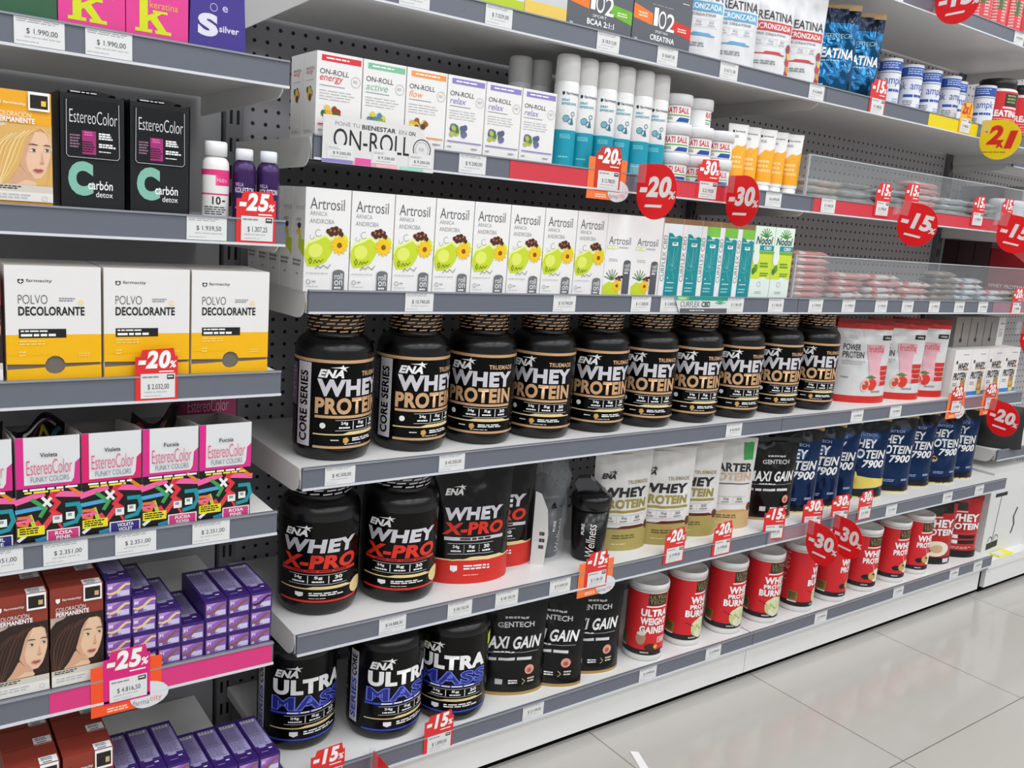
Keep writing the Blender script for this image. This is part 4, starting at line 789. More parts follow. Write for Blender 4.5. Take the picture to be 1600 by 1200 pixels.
# --- main bay, second shelf from the top: roll-on cartons, sprays, jars, tubes
z = sf(Z5)
FR = {'energy': ('d8333c', ('a03020', 'e8b030', '5a2a18', '3a6a28', 'e8c050')), 'active': ('7fbf9c', ('4a7a3c', '7fa65a', 'd8d040', '5a86a0')), 'flow': ('ef9a54', ('e0b040', '8a5a34', 'e8d060', '5a3a24')), 'relax': ('8c80c2', ('5c5a8c', '4a7a4a', 'b0b850', '6a6aa0'))}
ONR = {k: on_roll(k, *v) for k, v in FR.items()}
for i, (k, tx) in enumerate((('energy', 'with red band on top, front of its file'), ('active', 'with green band on top'), ('flow', 'with orange band on top'), ('relax', 'with violet band, beside the orange-banded one'), ('relax', 'with violet band, middle of three violet ones'), ('relax', 'with violet band, touching the spray cans'))):
    put(ONR[k], 'roll_on_carton', f'white roll-on carton {tx}', 'box', (.0445 + .0785 * i, .0375, z), 0, 'roll-on cartons')
put(ONR['energy'], 'roll_on_carton', 'white roll-on carton standing directly behind the red-banded one', 'box', (.0445, .0895, z), 0, 'roll-on cartons')
SP = spray()
row(SP, 'spray_can', 'white spray can with teal lower half, {} of the front six', 'spray can', [(.526 + .0487 * i, .05 + .004 * (i % 2), -32 - 2 * i) for i in range(6)], z, 'white and teal spray cans')
row(SP, 'spray_can', 'white spray can mostly hidden behind violet-banded cartons, {} of two', 'spray can', [(.487, .15, 30), (.536, .15, 20)], z, 'white and teal spray cans')
JA = jar()
for i, (x, y, k, tx) in enumerate(((.828, .05, 0, 'bottom row, beside the spray cans'), (.895, .05, 0, 'bottom row, middle'), (.963, .05, 0, 'bottom row, beside the yellow tubes'), (.829, .052, 1, 'middle row, beside the spray cans'), (.896, .05, 1, 'middle row, middle'), (.963, .05, 1, 'middle row, beside the yellow tubes'), (.833, .06, 2, 'top row, beside the spray cans'), (.903, .066, 2, 'top row, label turned away'))):
    put(JA, 'ointment_jar', f'white lidded jar with red lettering, {tx}', 'jar', (x, y, z + .06 * k), RAD(-36 - 3 * (i % 3) + (80 if i == 7 else 0)), 'stacked white jars')
def cream_tube():
    w, h = .05, .142; o = ink('f2a81c'); g = MB(); b = M('e8e7e4', .35, 0, .06)
    def F(u, v, off=0.):
        a = u * 2 * PI; k = v ** 1.3; rx = .021 + (.025 - .021) * k; ry = .018 * (1 - k) + .0008
        return ((rx + off) * math.sin(a), -(ry + off) * math.cos(a), .018 + v * (h - .018))
    g.grid(F, 32, 10, b); g.box(-.025, .025, -.0009, .0009, h - .009, h + .001, b)
    d = D(.13, h - .018, 2); d.poly(o, [(.25, .06), (.75, .06), (.75, .7), (.64, .66), (.56, .62), (.48, .64), (.4, .56), (.32, .5), (.25, .52)]).rect(o, 0, .06, .25, .55).rect(o, .75, .06, 1, .62); d.up()
    d.poly(DK, [(.4, .9), (.43, .9), (.43, .865), (.415, .85), (.4, .865)]).text(DK, 'farmacity', .445, .86, .62, .9, .005).micro(MG, .4, .76, .52, .81, 2).micro(ink('f8d088'), .36, .2, .6, .45, 3)
    g.art(d, lambda u, v, off: F(u - .5, v, off), 30, 10, .0004)
    c = MB(); c.lathe([(0, 0), (.019, 0), (.0195, .002), (.0185, .019), (0, .019)], plastic('e8e8e6'), 28)
    return [('tube', g.mesh('tube'), []), ('cap', c.mesh('cap'), [])]
CT = cream_tube()
row(CT, 'cream_tube', 'white tube with orange lower half standing on its cap, {} of five', 'tube', [(1.022 + .049 * i, .05 + .006 * (i % 2), -20 - 3 * i) for i in range(5)], z, 'orange and white cream tubes')
# --- main bay, third shelf: white cartons with flowers
z = sf(Z4); AR = artrosil(); AC = artrosil(True)
row(AR, 'flower_carton', 'white carton with green splash and yellow flower, {} of the front eight', 'box', [(.0345 + .0795 * i, .0385) for i in range(8)], z, 'white cartons with yellow flowers')

for i in range(4): put(AR, 'flower_carton', f'white carton, {ORD[i]} one behind the leftmost flower carton', 'box', (.0345, .0905 + .052 * i, z), 0, 'white cartons with yellow flowers')
row(AC, 'flower_carton', 'white carton with flower at its foot and tall grey badge, {} of two', 'box', [(.668, .0385), (.7455, .0385)], z, 'white cartons with low flowers')
CF = [curflex(False), curflex(True)]
row(lambda i: CF[i > 1], 'leaf_carton', 'slim white and teal carton with leaf outline, {} of five', 'box', [(.816 + .0582 * i, .034) for i in range(5)], z, 'teal leaf cartons')
ND = nodol(); row(ND, 'hemp_carton', 'lime green and white carton with hemp leaf, {} of two', 'box', [(1.114, .036), (1.186, .036)], z, 'lime hemp-leaf cartons')
# --- main bay, fourth shelf: black tubs with gold print
WT = ena_tub('whey', .068, .187, .034, .049)
TS = [(.092, .094, 6), (.253, .098, 2), (.407, .098, -33), (.556, .094, -38), (.708, .096, -24), (.858, .096, -35), (1.006, .094, -28), (1.157, .094, -25), (1.315, .098, -28), (1.471, .098, -35)]
row(WT, 'protein_tub', 'black screw-top tub with silver and gold lettering, {} of ten', 'tub', TS, sf(Z3), 'black and gold tubs')
# --- main bay, fifth shelf
z = sf(Z2); XT = ena_tub('xpro', .0735, .188, .036, .055)
row(XT, 'protein_tub', 'black tub with silver and red lettering, {} of two', 'tub', [(.09, .125, -22), (.249, .108, -24)], z, 'black and red tubs')
XP = ena_pouch('xpro'); put(XP, 'protein_pouch', 'black pouch with red bottom, in front beside the red-lettered tub', 'pouch', (.41, .098, z), RAD(-13), 'black and red pouches')
put(XP, 'protein_pouch', 'black pouch with red bottom, half hidden behind the other', 'pouch', (.503, .145, z), RAD(-22), 'black and red pouches')
SH = shaker(); put(SH, 'shaker_bottle', 'black shaker bottle with flip cap in front of white pouch', 'shaker', (.715, .078, z), RAD(-42), 'black shakers')
put(SH, 'shaker_bottle', 'black shaker bottle wrapped in clear plastic beside black pouches', 'shaker', (.632, .14, z), RAD(20), 'black shakers')
g = MB(); CW = M('dfe4e8', .05, 0, .02, .8, 0, .16)
def wrapf(u, v):
    a = u * 2 * PI; r = .05 + .006 * noise.noise(Vector((math.cos(a) * 3, math.sin(a) * 3, v * 7))) * (1 + v) - .02 * max(0, v - .8) * 5 * .5
    return (r * math.sin(a), -r * math.cos(a), .002 + v * .235 + .004 * noise.noise(Vector((a, v * 9, 3))))
g.grid(wrapf, 40, 30, CW); put(g.mesh('plastic_wrap'), 'plastic_wrap', 'crinkled clear plastic wrap around the black shaker beside black pouches', 'plastic wrap', (.632, .14, z))
g = MB(); g.prism([(-.017, 0), (.012, 0), (.017, .07), (.012, .125), (-.004, .16), (-.017, .165)], -.0006, 0, card('d8d6d2')); d = D(.02, .1, 3); d.micro(DK, .3, .1, .9, .55, 3); g.art(d, front(-.008, .02, .02, .1, -.0006))
put(g.mesh('paper_insert'), 'paper_insert', 'white paper leaflet standing between black pouch and wrapped shaker', 'leaflet', (.583, .085, z), RAD(-40))
WP = ena_pouch('white'); row(WP, 'protein_pouch', 'white pouch with black and gold lettering and olive foot, {} of three', 'pouch', [(.825, .1, -16), (.945, .085, -26), (1.055, .1, -34)], z, 'white and olive pouches')
put(ena_pouch('starter'), 'protein_pouch', 'white pouch with tan foot and green corner flag', 'pouch', (1.185, .1, z), RAD(-30))
MP = maxi_pouch(); put(MP, 'gainer_pouch', 'black pouch with white slanted lettering, on the shelf with blue pouches', 'pouch', (1.352, .095, z), RAD(-22), 'black slanted-lettering pouches')
BP = {k: blue_pouch(k) for k in ('plain', 'vanilla', 'choc', 'leaf')}
BS = [('leaf', 1.47, .11, -34), ('leaf', 1.58, .115, -36), ('plain', 1.68, .13, -38), ('vanilla', 1.80, .11, -34), ('plain', 1.945, .11, -34), ('plain', 2.075, .115, -34), ('choc', 2.205, .1, -30), ('choc', 2.33, .11, -36)]
row(lambda i: BP[BS[i][0]], 'protein_pouch', 'dark blue pouch with white slanted lettering, {} of eight', 'pouch', [b[1:] for b in BS], z, 'dark blue pouches')
# --- main bay, bottom shelf
z = sf(Z1); UT = ena_tub('mass', .0735, .186, .014, .05)
row(UT, 'gainer_tub', 'wide black tub with white and blue lettering, {} of three', 'tub', [(.066, .148, -6), (.228, .097, -2), (.379, .088, -36)], z, 'black and blue tubs')
row(MP, 'gainer_pouch', 'black pouch with gold foot and white slanted lettering, {} of bottom three', 'pouch', [(.523, .085, -26), (.624, .075, -42), (.738, .075, -26)], z, 'black slanted-lettering pouches')
CB, CG, CP = canister('burner'), canister('gainer'), canister('plain')
CS = [(CG, .912, .064, -38), (CB, 1.057, .075, -12), (CB, 1.206, .07, -24), (CB, 1.352, .066, -32), (CB, 1.505, .066, 10), (CP, 1.656, .064, -6), (CP, 1.81, .066, -36), (CP, 1.965, .066, -32), (CP, 2.105, .07, -34)]
row(lambda i: CS[i][0], 'supplement_canister', 'red canister with white lid and foot, {} of nine', 'canister', [c[1:] for c in CS], z, 'red canisters')
put(red_pouch(True), 'protein_pouch', 'red pouch with black top and white bowl picture', 'pouch', (2.24, .085, z), RAD(-30), 'red pouches')
put(red_pouch(False), 'protein_pouch', 'plain red pouch with black foot, by the white broom carton', 'pouch', (2.392, .08, z), RAD(-34), 'red pouches')
# --- second bay, fourth shelf
z = sf(Z3); PP = power_pouch()
row(PP, 'protein_pouch', 'white pouch with strawberry and red foot, {} of front three', 'pouch', [(1.70, .095, -22), (1.87, .1, -34), (2.005, .105, -38)], z, 'strawberry pouches')
put(PP, 'protein_pouch', 'white strawberry pouch glimpsed behind the last black and gold tub', 'pouch', (1.585, .2, z), RAD(-30), 'strawberry pouches')
BD = bar_display(); row(BD, 'bar_display_box', 'white bar display box with gold lettering and blue foot, {} of four', 'box', [(2.137 + .103 * i, .105) for i in range(4)], z, 'bar display boxes')
IB = icon_box(); row(IB, 'icon_box', 'grey box with dark spoon symbol on the bar boxes, {} of three', 'box', [(2.2 + .0905 * i, .13) for i in range(3)], z + .1465, 'grey symbol boxes')
put(plain_box(.045, .1, .092, 'dcdad6', [(LG, .2, .3, .8, .5), (ink('d8a098'), .2, .55, .8, .58), (MG, .3, .75, .9, .8)]), 'white_box', 'narrow white box beside the grey symbol boxes', 'box', (2.448, .13, z + .1465))
# --- top shelf
z = sf(ZT)
put(plain_box(.103, .08, .1, 'd8dadb', [(ink('b8cc2c'), 0, 0, 1, .24), (MG, .2, .4, .8, .44)]), 'tea_box', 'pale grey box with lime green foot on the top shelf', 'box', (.34, .06, z))
put(plain_box(.095, .08, .1, 'c9cbcc', [(ink('e8c75c'), 0, 0, 1, .3), (DK, .2, .42, .26, .48), (DK, .36, .42, .42, .48), (MG, .52, .42, .58, .48), (MG, .7, .42, .76, .48)]), 'tea_box', 'pale grey box with yellow foot on the top shelf', 'box', (.44, .06, z))
SB, SCR = sport_box('BCAA 2:1:1', '6ab42c', 'SPORT'), sport_box('CREATINA', 'd42c28', 'SPORT MAX')
put(SB, 'powder_box', 'dark grey box with orange and green flashes', 'box', (.568, .07, z), 0, 'dark grey powder boxes')
put(SCR, 'powder_box', 'dark grey box with orange and red flashes, lower of two', 'box', (.73, .07, z), 0, 'dark grey powder boxes')
put(SCR, 'powder_box', 'dark grey box with orange and red flashes, upper of two', 'box', (.732, .074, z + .0885), RAD(-1), 'dark grey powder boxes')
CRB, CRR = creatina_pouch('5aa5cc'), creatina_pouch('cc3a3c')
for k, x, rz, tx in ((CRB, .873, -24, 'with blue band, beside the dark grey boxes'), (CRB, .985, -20, 'with blue band, beside a red-banded one'), (CRR, 1.105, -20, 'with red band, beside a blue-banded one'), (CRR, 1.215, -26, 'with red band, beside the blue foil bags')):
    put(k, 'powder_pouch', f'white pouch {tx}', 'pouch', (x, .07, z), RAD(rz), 'white banded pouches')
FB = foil_bag(); put(FB, 'foil_bag', 'shiny blue foil bag beside the white red-banded pouch', 'bag', (1.335, .075, z), RAD(-34), 'blue foil bags')
put(FB, 'foil_bag', 'shiny blue foil bag beside the small blue-topped cans', 'bag', (1.44, .075, z), RAD(-32), 'blue foil bags')
SC = slim_can(); row(SC, 'supplement_can', 'slim white can with blue top band, {} of six', 'can', [(1.582, .06, -50), (1.682, .06, -30), (1.773, .06, -45), (1.872, .06, -25), (1.952, .085, -40), (2.046, .05, -75)], z, 'slim blue-topped cans')
CRT = crea_tub('t'); row(CRT, 'supplement_tub', 'squat red tub with white shoulder and dark lid, {} of two', 'tub', [(2.205, .1, -45), (2.345, .1, -40)], z, 'squat red tubs')
ST = small_red_tub(); row(ST, 'supplement_tub', 'small red and white tub on the highest shelf, {} of five', 'tub', [(1.97 + .085 * i, .07, -40 + 9 * i) for i in range(5)], sf(1.731), 'small red tubs')
# --- left bay
z = sf(LA); y = YL + .0375
for i, (a, tx) in enumerate(((('2c5a3c', 'o', 'coco', 'd9d2b8', 'd9d2b8'), 'dark green box with cream ring letter'), (('de3c8e', 'k', 'keratina', 'cfd818', 'e8a060'), 'pink box with lime letter beside the green box'), (('de3c8e', 'k', 'keratina', 'cfd818', 'e8a060'), 'pink box with lime letter beside the violet box'), (('3a2b86', 'S', 'silver', 'd8d6e2', 'd8d6e2', .12), 'violet tapered box with white letter S'))):
    put(letter_box(*a), 'hair_care_box', tx, 'box', (-.401 + .0792 * i, y, z), 0, 'hair care letter boxes')
z = sf(LB)
put(dye_box('yellow', .141), 'hair_dye_carton', 'yellow hair dye carton showing a blonde woman', 'box', (-.4045, YL + .034, z))
CBN = carbon(); row(CBN, 'sachet_display_box', 'black display box with glossy sachet and large curled letter, {} of two', 'box', [(-.3225, YL + .058), (-.239, YL + .058)], z, 'black sachet display boxes')
put(bottle('w'), 'hair_bottle', 'white bottle with pink bands beside the black display boxes', 'bottle', (-.159, -.03, z), RAD(-16))
BV = bottle('v'); put(BV, 'hair_bottle', 'violet bottle with white cap, beside the white bottle', 'bottle', (-.118, -.03, z), RAD(-18), 'violet bottles')
put(BV, 'hair_bottle', 'violet bottle with white cap, at the end of the shelf', 'bottle', (-.082, -.03, z), RAD(-20), 'violet bottles')
put(dye_box('brown', .141), 'hair_dye_carton', 'brown hair dye carton cut by the picture edge beside the bleach cartons', 'box', (-.466, YL + .034, sf(LC)))
row(polvo(), 'bleach_carton', 'white and yellow bleach carton with tear-away front, {} of three', 'box', [(-.371, YL + .064), (-.2545, YL + .064), (-.1385, YL + .064)], sf(LC), 'white and yellow cartons')
z = sf(LD); TG = [('2a2a70', 'AZUL', 'BLUE', 1), ('cc3c7c', 'ROSA', 'PINK', 5), ('33287a', 'VIOLETA', 'VIOLET', 4), ('cc3c7c', 'FUCSIA', 'FUCHSIA', 3), ('cc3c7c', 'ROSA', 'PINK', 7)]
row(lambda i: funky(*TG[i]), 'sachet_display_box', 'open white-fronted display box with graffiti pattern, {} of five', 'box', [(-.4635 + .0796 * i + (.002 if i else 0), YL + .0885) for i in range(5)], z, 'graffiti display boxes')
g = MB(); g.box(-.045, .045, -.03, .03, 0, .2, card('8c1f50')); d = D(.09, .2, 3); d.text(ink('d8a0b8'), 'EstereoColor', .12, .645, .86, .755, -.012).ring(ink('b87090'), .5, .58, .05, .012).micro(ink('b87090'), .1, .57, .36, .6, 1).micro(ink('b87090'), .62, .57, .9, .6, 1); g.art(d, front(-.045, 0, .09, .2, -.03))
put(g.mesh('carton'), 'hair_dye_carton', 'dark magenta carton standing behind the graffiti display boxes', 'box', (-.118, .15, z))
def crumple(seed, cols):
    g = MB(); r = random.Random(seed); b = M('161416', .3, 0, .06); w, h = .068, .062
    F = lambda u, v, o=0.: ((u - .5) * w, .02 * math.sin(u * 5 + seed) - .03 * (v - .5) + .008 * noise.noise(Vector((u * 4, v * 4, seed))) - o, v * h + .01 * math.sin(u * 6 + seed))
    g.grid(F, 12, 8, b); g.grid(lambda u, v: (F(1 - u, v)[0], F(1 - u, v)[1] + .006, F(1 - u, v)[2]), 12, 8, b); d = D(w, h, seed)
    for c in cols: d.line(ink(c), [(r.random(), r.random()) for _ in range(3)], .0045); d.up()
    g.art(d, F, 12, 8, .0008); return g.mesh('sachet')
for i, (x, se) in enumerate(((-.462, 1), (-.384, 4), (-.225, 9))):
    put(crumple(se, ('a83048', '3a7a88', 'c8c8c4', '8a3a6a', 'b8a030')), 'dye_sachet', ('crumpled patterned sachet at the edge of the picture', 'crumpled patterned sachet in the second graffiti box', 'crumpled patterned sachet in the fourth graffiti box')[i], 'sachet', (x, .03, z + .092), 0, 'patterned sachets')
z = sf(LE); DB = dye_box('brown', .151)
for i, (x, yy, tx) in enumerate(((-.4205, 0, 'in front, cut by the edge of the picture'), (-.3495, 0, 'in front, beside the violet cartons'), (-.4205, .0545, 'behind, at the edge of the picture'), (-.3495, .0545, 'behind, beside the violet cartons'))):
    put(DB, 'hair_dye_carton', f'brown hair dye carton with dark-haired woman, {tx}', 'box', (x, YL + .0345 + yy, z), 0, 'brown hair dye cartons')
SD = {k: small_dye(k) for k in ('blond', 'brown', 'dark')}
HT = [('five', 5), ('four', 4), ('three', 3), ('two', 2), ('three', 3), ('three', 3), ('three', 3)]
X7 = [-.2945, -.259, -.2235, -.1885, -.153, -.1175, -.082]; LV = ['bottom', 'second', 'third', 'fourth', 'fifth']
for c, (n, k) in enumerate(HT):
    for q in range(k):
        kind = 'blond' if c < 2 or (c == 2 and q == 2) else 'dark' if (c == 6 and q == 2) else 'brown'
        lv = 'top' if q == k - 1 else LV[q] + (' layer' if q else '')
        put(SD[kind], 'small_dye_carton', f'small violet carton with {dict(blond="blond", brown="brown", dark="dark")[kind]} swatch, {nth(c, 7)} stack, {lv}', 'box', (x := X7[c] + .0006 * ((q * 7 + c) % 3 - 1), YL + .0715, z + .0298 * q + .0002 * q), 0, 'small violet cartons, middle shelf')
z = sf(LF); HB = dye_box('brown', .193)
for i, (x, yy, tx) in enumerate(((-.409, 0, 'front row, at the edge of the picture'), (-.337, 0, 'front row, beside the violet cartons'), (-.409, .055, 'second row, at the edge of the picture'), (-.337, .055, 'second row, beside the violet cartons'), (-.409, .11, 'third row, at the edge of the picture'), (-.337, .11, 'third row, beside the violet cartons'))):
    put(HB, 'hair_dye_carton', f'tall brown carton on the lowest shelf, {tx}', 'box', (x, YL + .0345 + yy, z), 0, 'tall brown cartons')
X7 = [-.2795, -.2435, -.2075, -.168, -.132, -.096, -.06]
for c, x in enumerate(X7):
    k = 4 if c < 3 else 3
    for q in range(k):
        put(SD['brown'], 'small_dye_carton', f'small violet carton on the lowest shelf, {nth(c, 7)} stack, {"top" if q == k - 1 else LV[q] + (" layer" if q else "")}', 'box', (x, YL + .0715, z + .0333 * q), 0, 'small violet cartons, lowest shelf', sc=(1, 1, 1.12))
# --- clear trays with bars
def tray(label, z, h, yf):
    f = MB(); f.box(1.238, 2.494, yf, yf + .003, z, z + h - .002, CLEAR); f.box(1.238, 2.494, yf, yf + .003, z + h - .002, z + h, EDGE); s_ = MB(); s_.box(1.236, 1.238, yf, BK - .03, z, z + h * .98, CLEAR)
    b = MB(); b.box(1.236, 1.2415, yf - .0015, yf + .004, z, z + h, M('a9b4b4', .2, 0, .03))
    put([('front_pane', f.mesh('front_pane'), []), ('side_pane', s_.mesh('side_pane'), []), ('corner_strip', b.mesh('corner_strip'), [])], 'clear_tray', label, 'tray', (0, 0, 0), 0, 'clear trays')
tray('clear plastic tray front holding grey bars, on the upper shelf', sf(Z5) + .0005, .1, .014)
tray('clear plastic tray front holding pink and brown bars, on the lower shelf', sf(Z4) + .0005, .106, .014)
BR = {'pink': bar('d99c98', 'e6d4d0', 1), 'white': bar('dcd9d6', 'd0605c', 2), 'brown': bar('8f8074', 'b8a898', 3), 'blue': bar('cfd6da', '8894a4', 4), 'grey': bar('b4b3ae', '9a9c98', 5), 'tan': bar('c0aa9a', 'a8a8a4', 6), 'silver': bar('b0b8ba', 'd4dadc', 7), 'green': bar('c6cab8', '8a9468', 8)}
def stack(where, kinds, x, y, z, st, jig, group):
    r = random.Random(int(x * 1000))
    for i, k in enumerate(kinds):
        l = 'top' if i == len(kinds) - 1 else 'bottom' if i == 0 else LV[i] if i < 5 else ('sixth' if i == 5 else 'seventh')
        put(BR[k], 'snack_bar', f'{k} wrapped bar, {l} of {where}', 'bar', (x + r.uniform(-jig, jig), y + r.uniform(-.004, .004), z + st * i), RAD(r.uniform(-8, 8) * (jig > .004)), group)
z = sf(Z4) + .0005; G = 'bars in the lower clear tray'
stack('the tall pink stack at the tray corner', ['pink'] * 7, 1.335, .06, z, .0165, .003, G)
stack('the pink stack beside the tall one', ['white', 'pink', 'pink', 'pink'], 1.5, .055, z, .0165, .01, G)
stack('the pink and white stack in mid tray', ['white', 'white', 'pink', 'white'], 1.655, .055, z, .0165, .012, G)
stack('the red-striped stack before the brown stack', ['white', 'pink', 'white'], 1.81, .055, z, .0165, .008, G)
stack('the brown stack in the lower tray', ['brown'] * 5, 1.96, .055, z, .0165, .006, G)
stack('the pale stack after the brown stack', ['blue', 'blue', 'white', 'blue'], 2.112, .06, z, .0165, .01, G)
stack('the low pair in the lower tray', ['blue', 'white'], 2.265, .055, z, .0165, .01, G)
stack('the pair at the far lower tray end', ['green', 'green'], 2.415, .055, z, .0165, .004, G)
z = sf(Z5) + .0005; G = 'bars in the upper clear tray'
for q, (x, y, ks) in enumerate(((1.34, .06, ['grey', 'tan', 'tan']), (1.345, .18, ['silver', 'grey', 'silver', 'silver']), (1.5, .06, ['grey', 'grey']), (1.5, .18, ['silver', 'silver', 'grey']), (1.655, .06, ['grey', 'grey', 'silver']), (1.655, .18, ['silver', 'silver', 'grey', 'grey']), (1.81, .07, ['pink', 'pink', 'white', 'pink', 'pink']), (1.965, .065, ['grey', 'silver', 'silver']), (1.97, .18, ['silver', 'grey', 'silver', 'silver']), (2.12, .065, ['green', 'grey', 'silver']))):
    stack(('the corner stack', 'the rear corner stack', 'the second front stack', 'the second rear stack', 'the third front stack', 'the third rear stack', 'the pink stack', 'the front stack after the pink one', 'the rear stack after the pink one', 'the stack nearest the white tins')[q] + ' in the upper tray', ks, x, y, z, .0165, .007, G)
g = MB(); g.lathe([(0, 0), (.03, 0), (.032, .003), (.032, .05), (.033, .051), (.033, .066), (.03, .07), (.02, .072), (0, .072)], plastic('dfe2e8'), 28)
for i, x in enumerate((2.27, 2.35, 2.43)): put(g.mesh('tin') if i == 0 else tin, 'round_tin', f'round white tin at the end of the upper clear tray, {nth(i, 3)}', 'tin', (x, .065, z), 0, 'round white tins'); tin = bpy.data.objects['round_tin'].data
# --- far end bay
put(broom_box(), 'broom_carton', 'white carton with black broom picture on the far base', 'box', (2.67, .15, .118))
g = MB(); g.box(-.05, .05, -.018, .018, 0, .004, M('e8e020', .4)); g.box(-.046, .0, -.015, .015, .004, .006, M('dededa', .5)); put(g.mesh('tag_holder'), 'tag_holder', 'yellow and white tag holder lying in front of the broom carton', 'tag holder', (2.63, .03, .118), 0)
z = sf(.45); g = MB(); F, B = pouch_fn(.2, .15, .12, 3, .01); g.grid(F, 16, 14, M('1a1a1c', .5)); g.grid(B, 16, 14, M('1a1a1c', .5)); h_ = MB(); h_.tube([(-.05 + .1 * i / 8, -.05, .11 + .04 * math.sin(PI * i / 8)) for i in range(9)], .006, M('2a2a2c', .5))
put([('bag', g.mesh('bag'), []), ('handle', h_.mesh('handle'), [])], 'zipped_bag', 'black zipped bag at the far right end', 'bag', (2.66, .15, z), RAD(-60))
z = sf(Z4); MAR = carton(.12, .055, .185, '4a3238')
for i in range(3): put(MAR, 'maroon_carton', f'tall dark maroon carton in the end bay, {("just behind the red display box", "second behind the red display box", "farthest back against the pegboard")[i]}', 'box', (2.62, .245 + .058 * i - .005, z), 0, 'dark maroon cartons')
g = MB(); g.prism([(.075, 0), (.21, 0), (.21, .165), (.16, .165), (.075, .11)], 2.56, 2.75, card('9c2028'), 'x'); d = D(.135, .11, 2); d.text(WH, 'WHEY PROTEIN', .06, .3, .94, .42, .02); g.art(d, lside(2.56, .21, 0, .135, .11))
put(g.mesh('carton'), 'bar_display_box', 'red display box with sloping top in the end bay', 'box', (0, 0, z))
z = sf(Z5)
for i in range(3): put(carton(.1, .06, .13, ('8a8480', '5a2028', '7a747a')[i]), 'maroon_carton', ('grey carton nearest the front on the upper end-bay shelf', 'maroon carton between two grey cartons in the end bay', 'grey carton at the back of the upper end-bay shelf')[i], 'box', (2.6, .165 + .075 * i, z), 0)
# ------------------------------------------------------------------ price tags, tickets, strips and signs
def tags(items, zb, yf, where, group='price tags'):
    n = len(items)
    for i, (x, s_) in enumerate(items):
        put(pricetag(s_), 'price_tag', f'white price tag {where}, {nth(i, n) if n > 1 else "the only one"}', 'price tag', (x, yf - .0008, zb + .0028), 0, group)
tags([(.162, '$ 7.029,00'), (.326, '$ 7.029,00'), (.575, '$ 18.013,00'), (.731, '$ 18.847,00'), (.912, '$ 18.711,00'), (1.212, '$ 16.648,00')], ZT, 0, 'on the strip under the sport powders')
tags([(.292, '$ 9.200,00'), (1.108, '$ 6.499,00')], Z5, 0, 'on the strip under roll-on cartons')
tags([(1.312, '$ 3.400,00')], Z5, -.0012, 'on the red strip at the tray corner')
tags([(.202, '$ 10.740,00'), (.524, '$ 10.740,00'), (.728, '$ 11.200,00'), (.812, '$ 13.840,00'), (1.022, '$ 11.861,00'), (1.166, '$ 11.861,00')], Z4, 0, 'on the strip under flower cartons')
tags([(1.319 + .1365 * i + (.01 if i == 2 else 0), '$ 1.990,00') for i in range(7)], Z4, 0, 'on the strip under the pink bars')
tags([(.067, '$ 40.500,00'), (.29, '$ 45.500,00'), (1.071, '$ 45.500,00')], Z3, 0, 'on the strip under black-gold tubs')
tags([(1.567, '$ 24.900,00'), (1.752, '$ 24.900,00')], Z3, 0, 'on the strip under strawberry pouches')
tags([(.184, '$ 54.888,30'), (.33, '$ 38.150,30'), (.441, '$ 38.150,30'), (.578, '$ 9.509,30')], Z2, 0, 'on the strip under red-lettered tubs')
tags([(1.812, '$ 31.700,00'), (2.123, '$ 31.700,00'), (2.319, '$ 31.700,00')], Z2, 0, 'on the strip under blue pouches')
tags([(.535, '$ 27.199,30'), (.872, '$ 19.999,00'), (1.098, '$ 19.999,00')], Z1, 0, 'on the base strip, nearer bay')
tags([(1.538, '$ 19.999,00'), (1.925, '$ 19.999,00'), (2.25, '$ 23.800,00'), (2.402, '$ 23.800,00')], Z1, 0, 'on the base strip, farther bay')
tags([(1.47, '$ 8.200,00'), (2.08, '$ 8.200,00'), (2.19, '$ 8.200,00'), (2.3, '$ 8.200,00')], 1.731, 0, 'on the highest strip at upper right')
tags([(-.383, '$ 1.990,00'), (-.304, '$ 1.990,00')], LA, YL, 'under the green and pink boxes')
tags([(-.178, '$ 1.939,50')], LB, YL, 'under the white bottle with pink bands')
tags([(-.4435, '$ 2.351,00'), (-.364, '$ 2.351,00'), (-.273, '$ 2.351,00'), (-.166, '$ 2.351,00')], LD, YL, 'under the graffiti display boxes')
def promos(kind, items):
    for x, zb, yf, tx, rz in items: put(kind, 'discount_ticket', tx, 'discount ticket', (x, yf - .0012, zb), RAD(rz), 'discount tickets')
put(promo('-25', '$ 1.307,25', wide=.058, h=.074), 'discount_ticket', 'red minus 25 ticket in front of the violet bottles', 'discount ticket', (-.108, YL - .0012, LB + .002), 0, 'discount tickets')
put(promo('-20', '$ 2.032,00', wide=.057, h=.074), 'discount_ticket', 'red minus 20 ticket under the bleach cartons', 'discount ticket', (-.245, YL - .0012, LC + .002), 0, 'discount tickets')
put(promo('-25', '$ 4.816,50', 'd81c78', .064, True, .085, 'f4511e'), 'discount_ticket', 'magenta minus 25 ticket on orange card by the small violet cartons', 'discount ticket', (-.286, YL - .0016, LE - .004), RAD(0), 'discount tickets')
OR15, OR20 = promo('-15', '$ 11.401,00', 'dc2a2c', .064, True), promo('-20', '$ 12.788,00', 'c8301c', .066, True)
T15, T20, T30 = promo('-15', '$ 1.890,00'), promo('-20', '$ 19.990,00'), promo('-30', '$ 22.190,00')
promos(OR20, [(.603, 1.213, 0, 'orange and red minus 20 ticket in front of the spray cans', 0), (2.075, .672, 0, 'orange minus 20 ticket under the leftmost bar display box', 0), (2.28, .67, 0, 'orange minus 20 ticket above the farthest round sign', 0)])
promos(OR15, [(.676, .378, 0, 'orange and red minus 15 ticket below the black shaker', 0)])
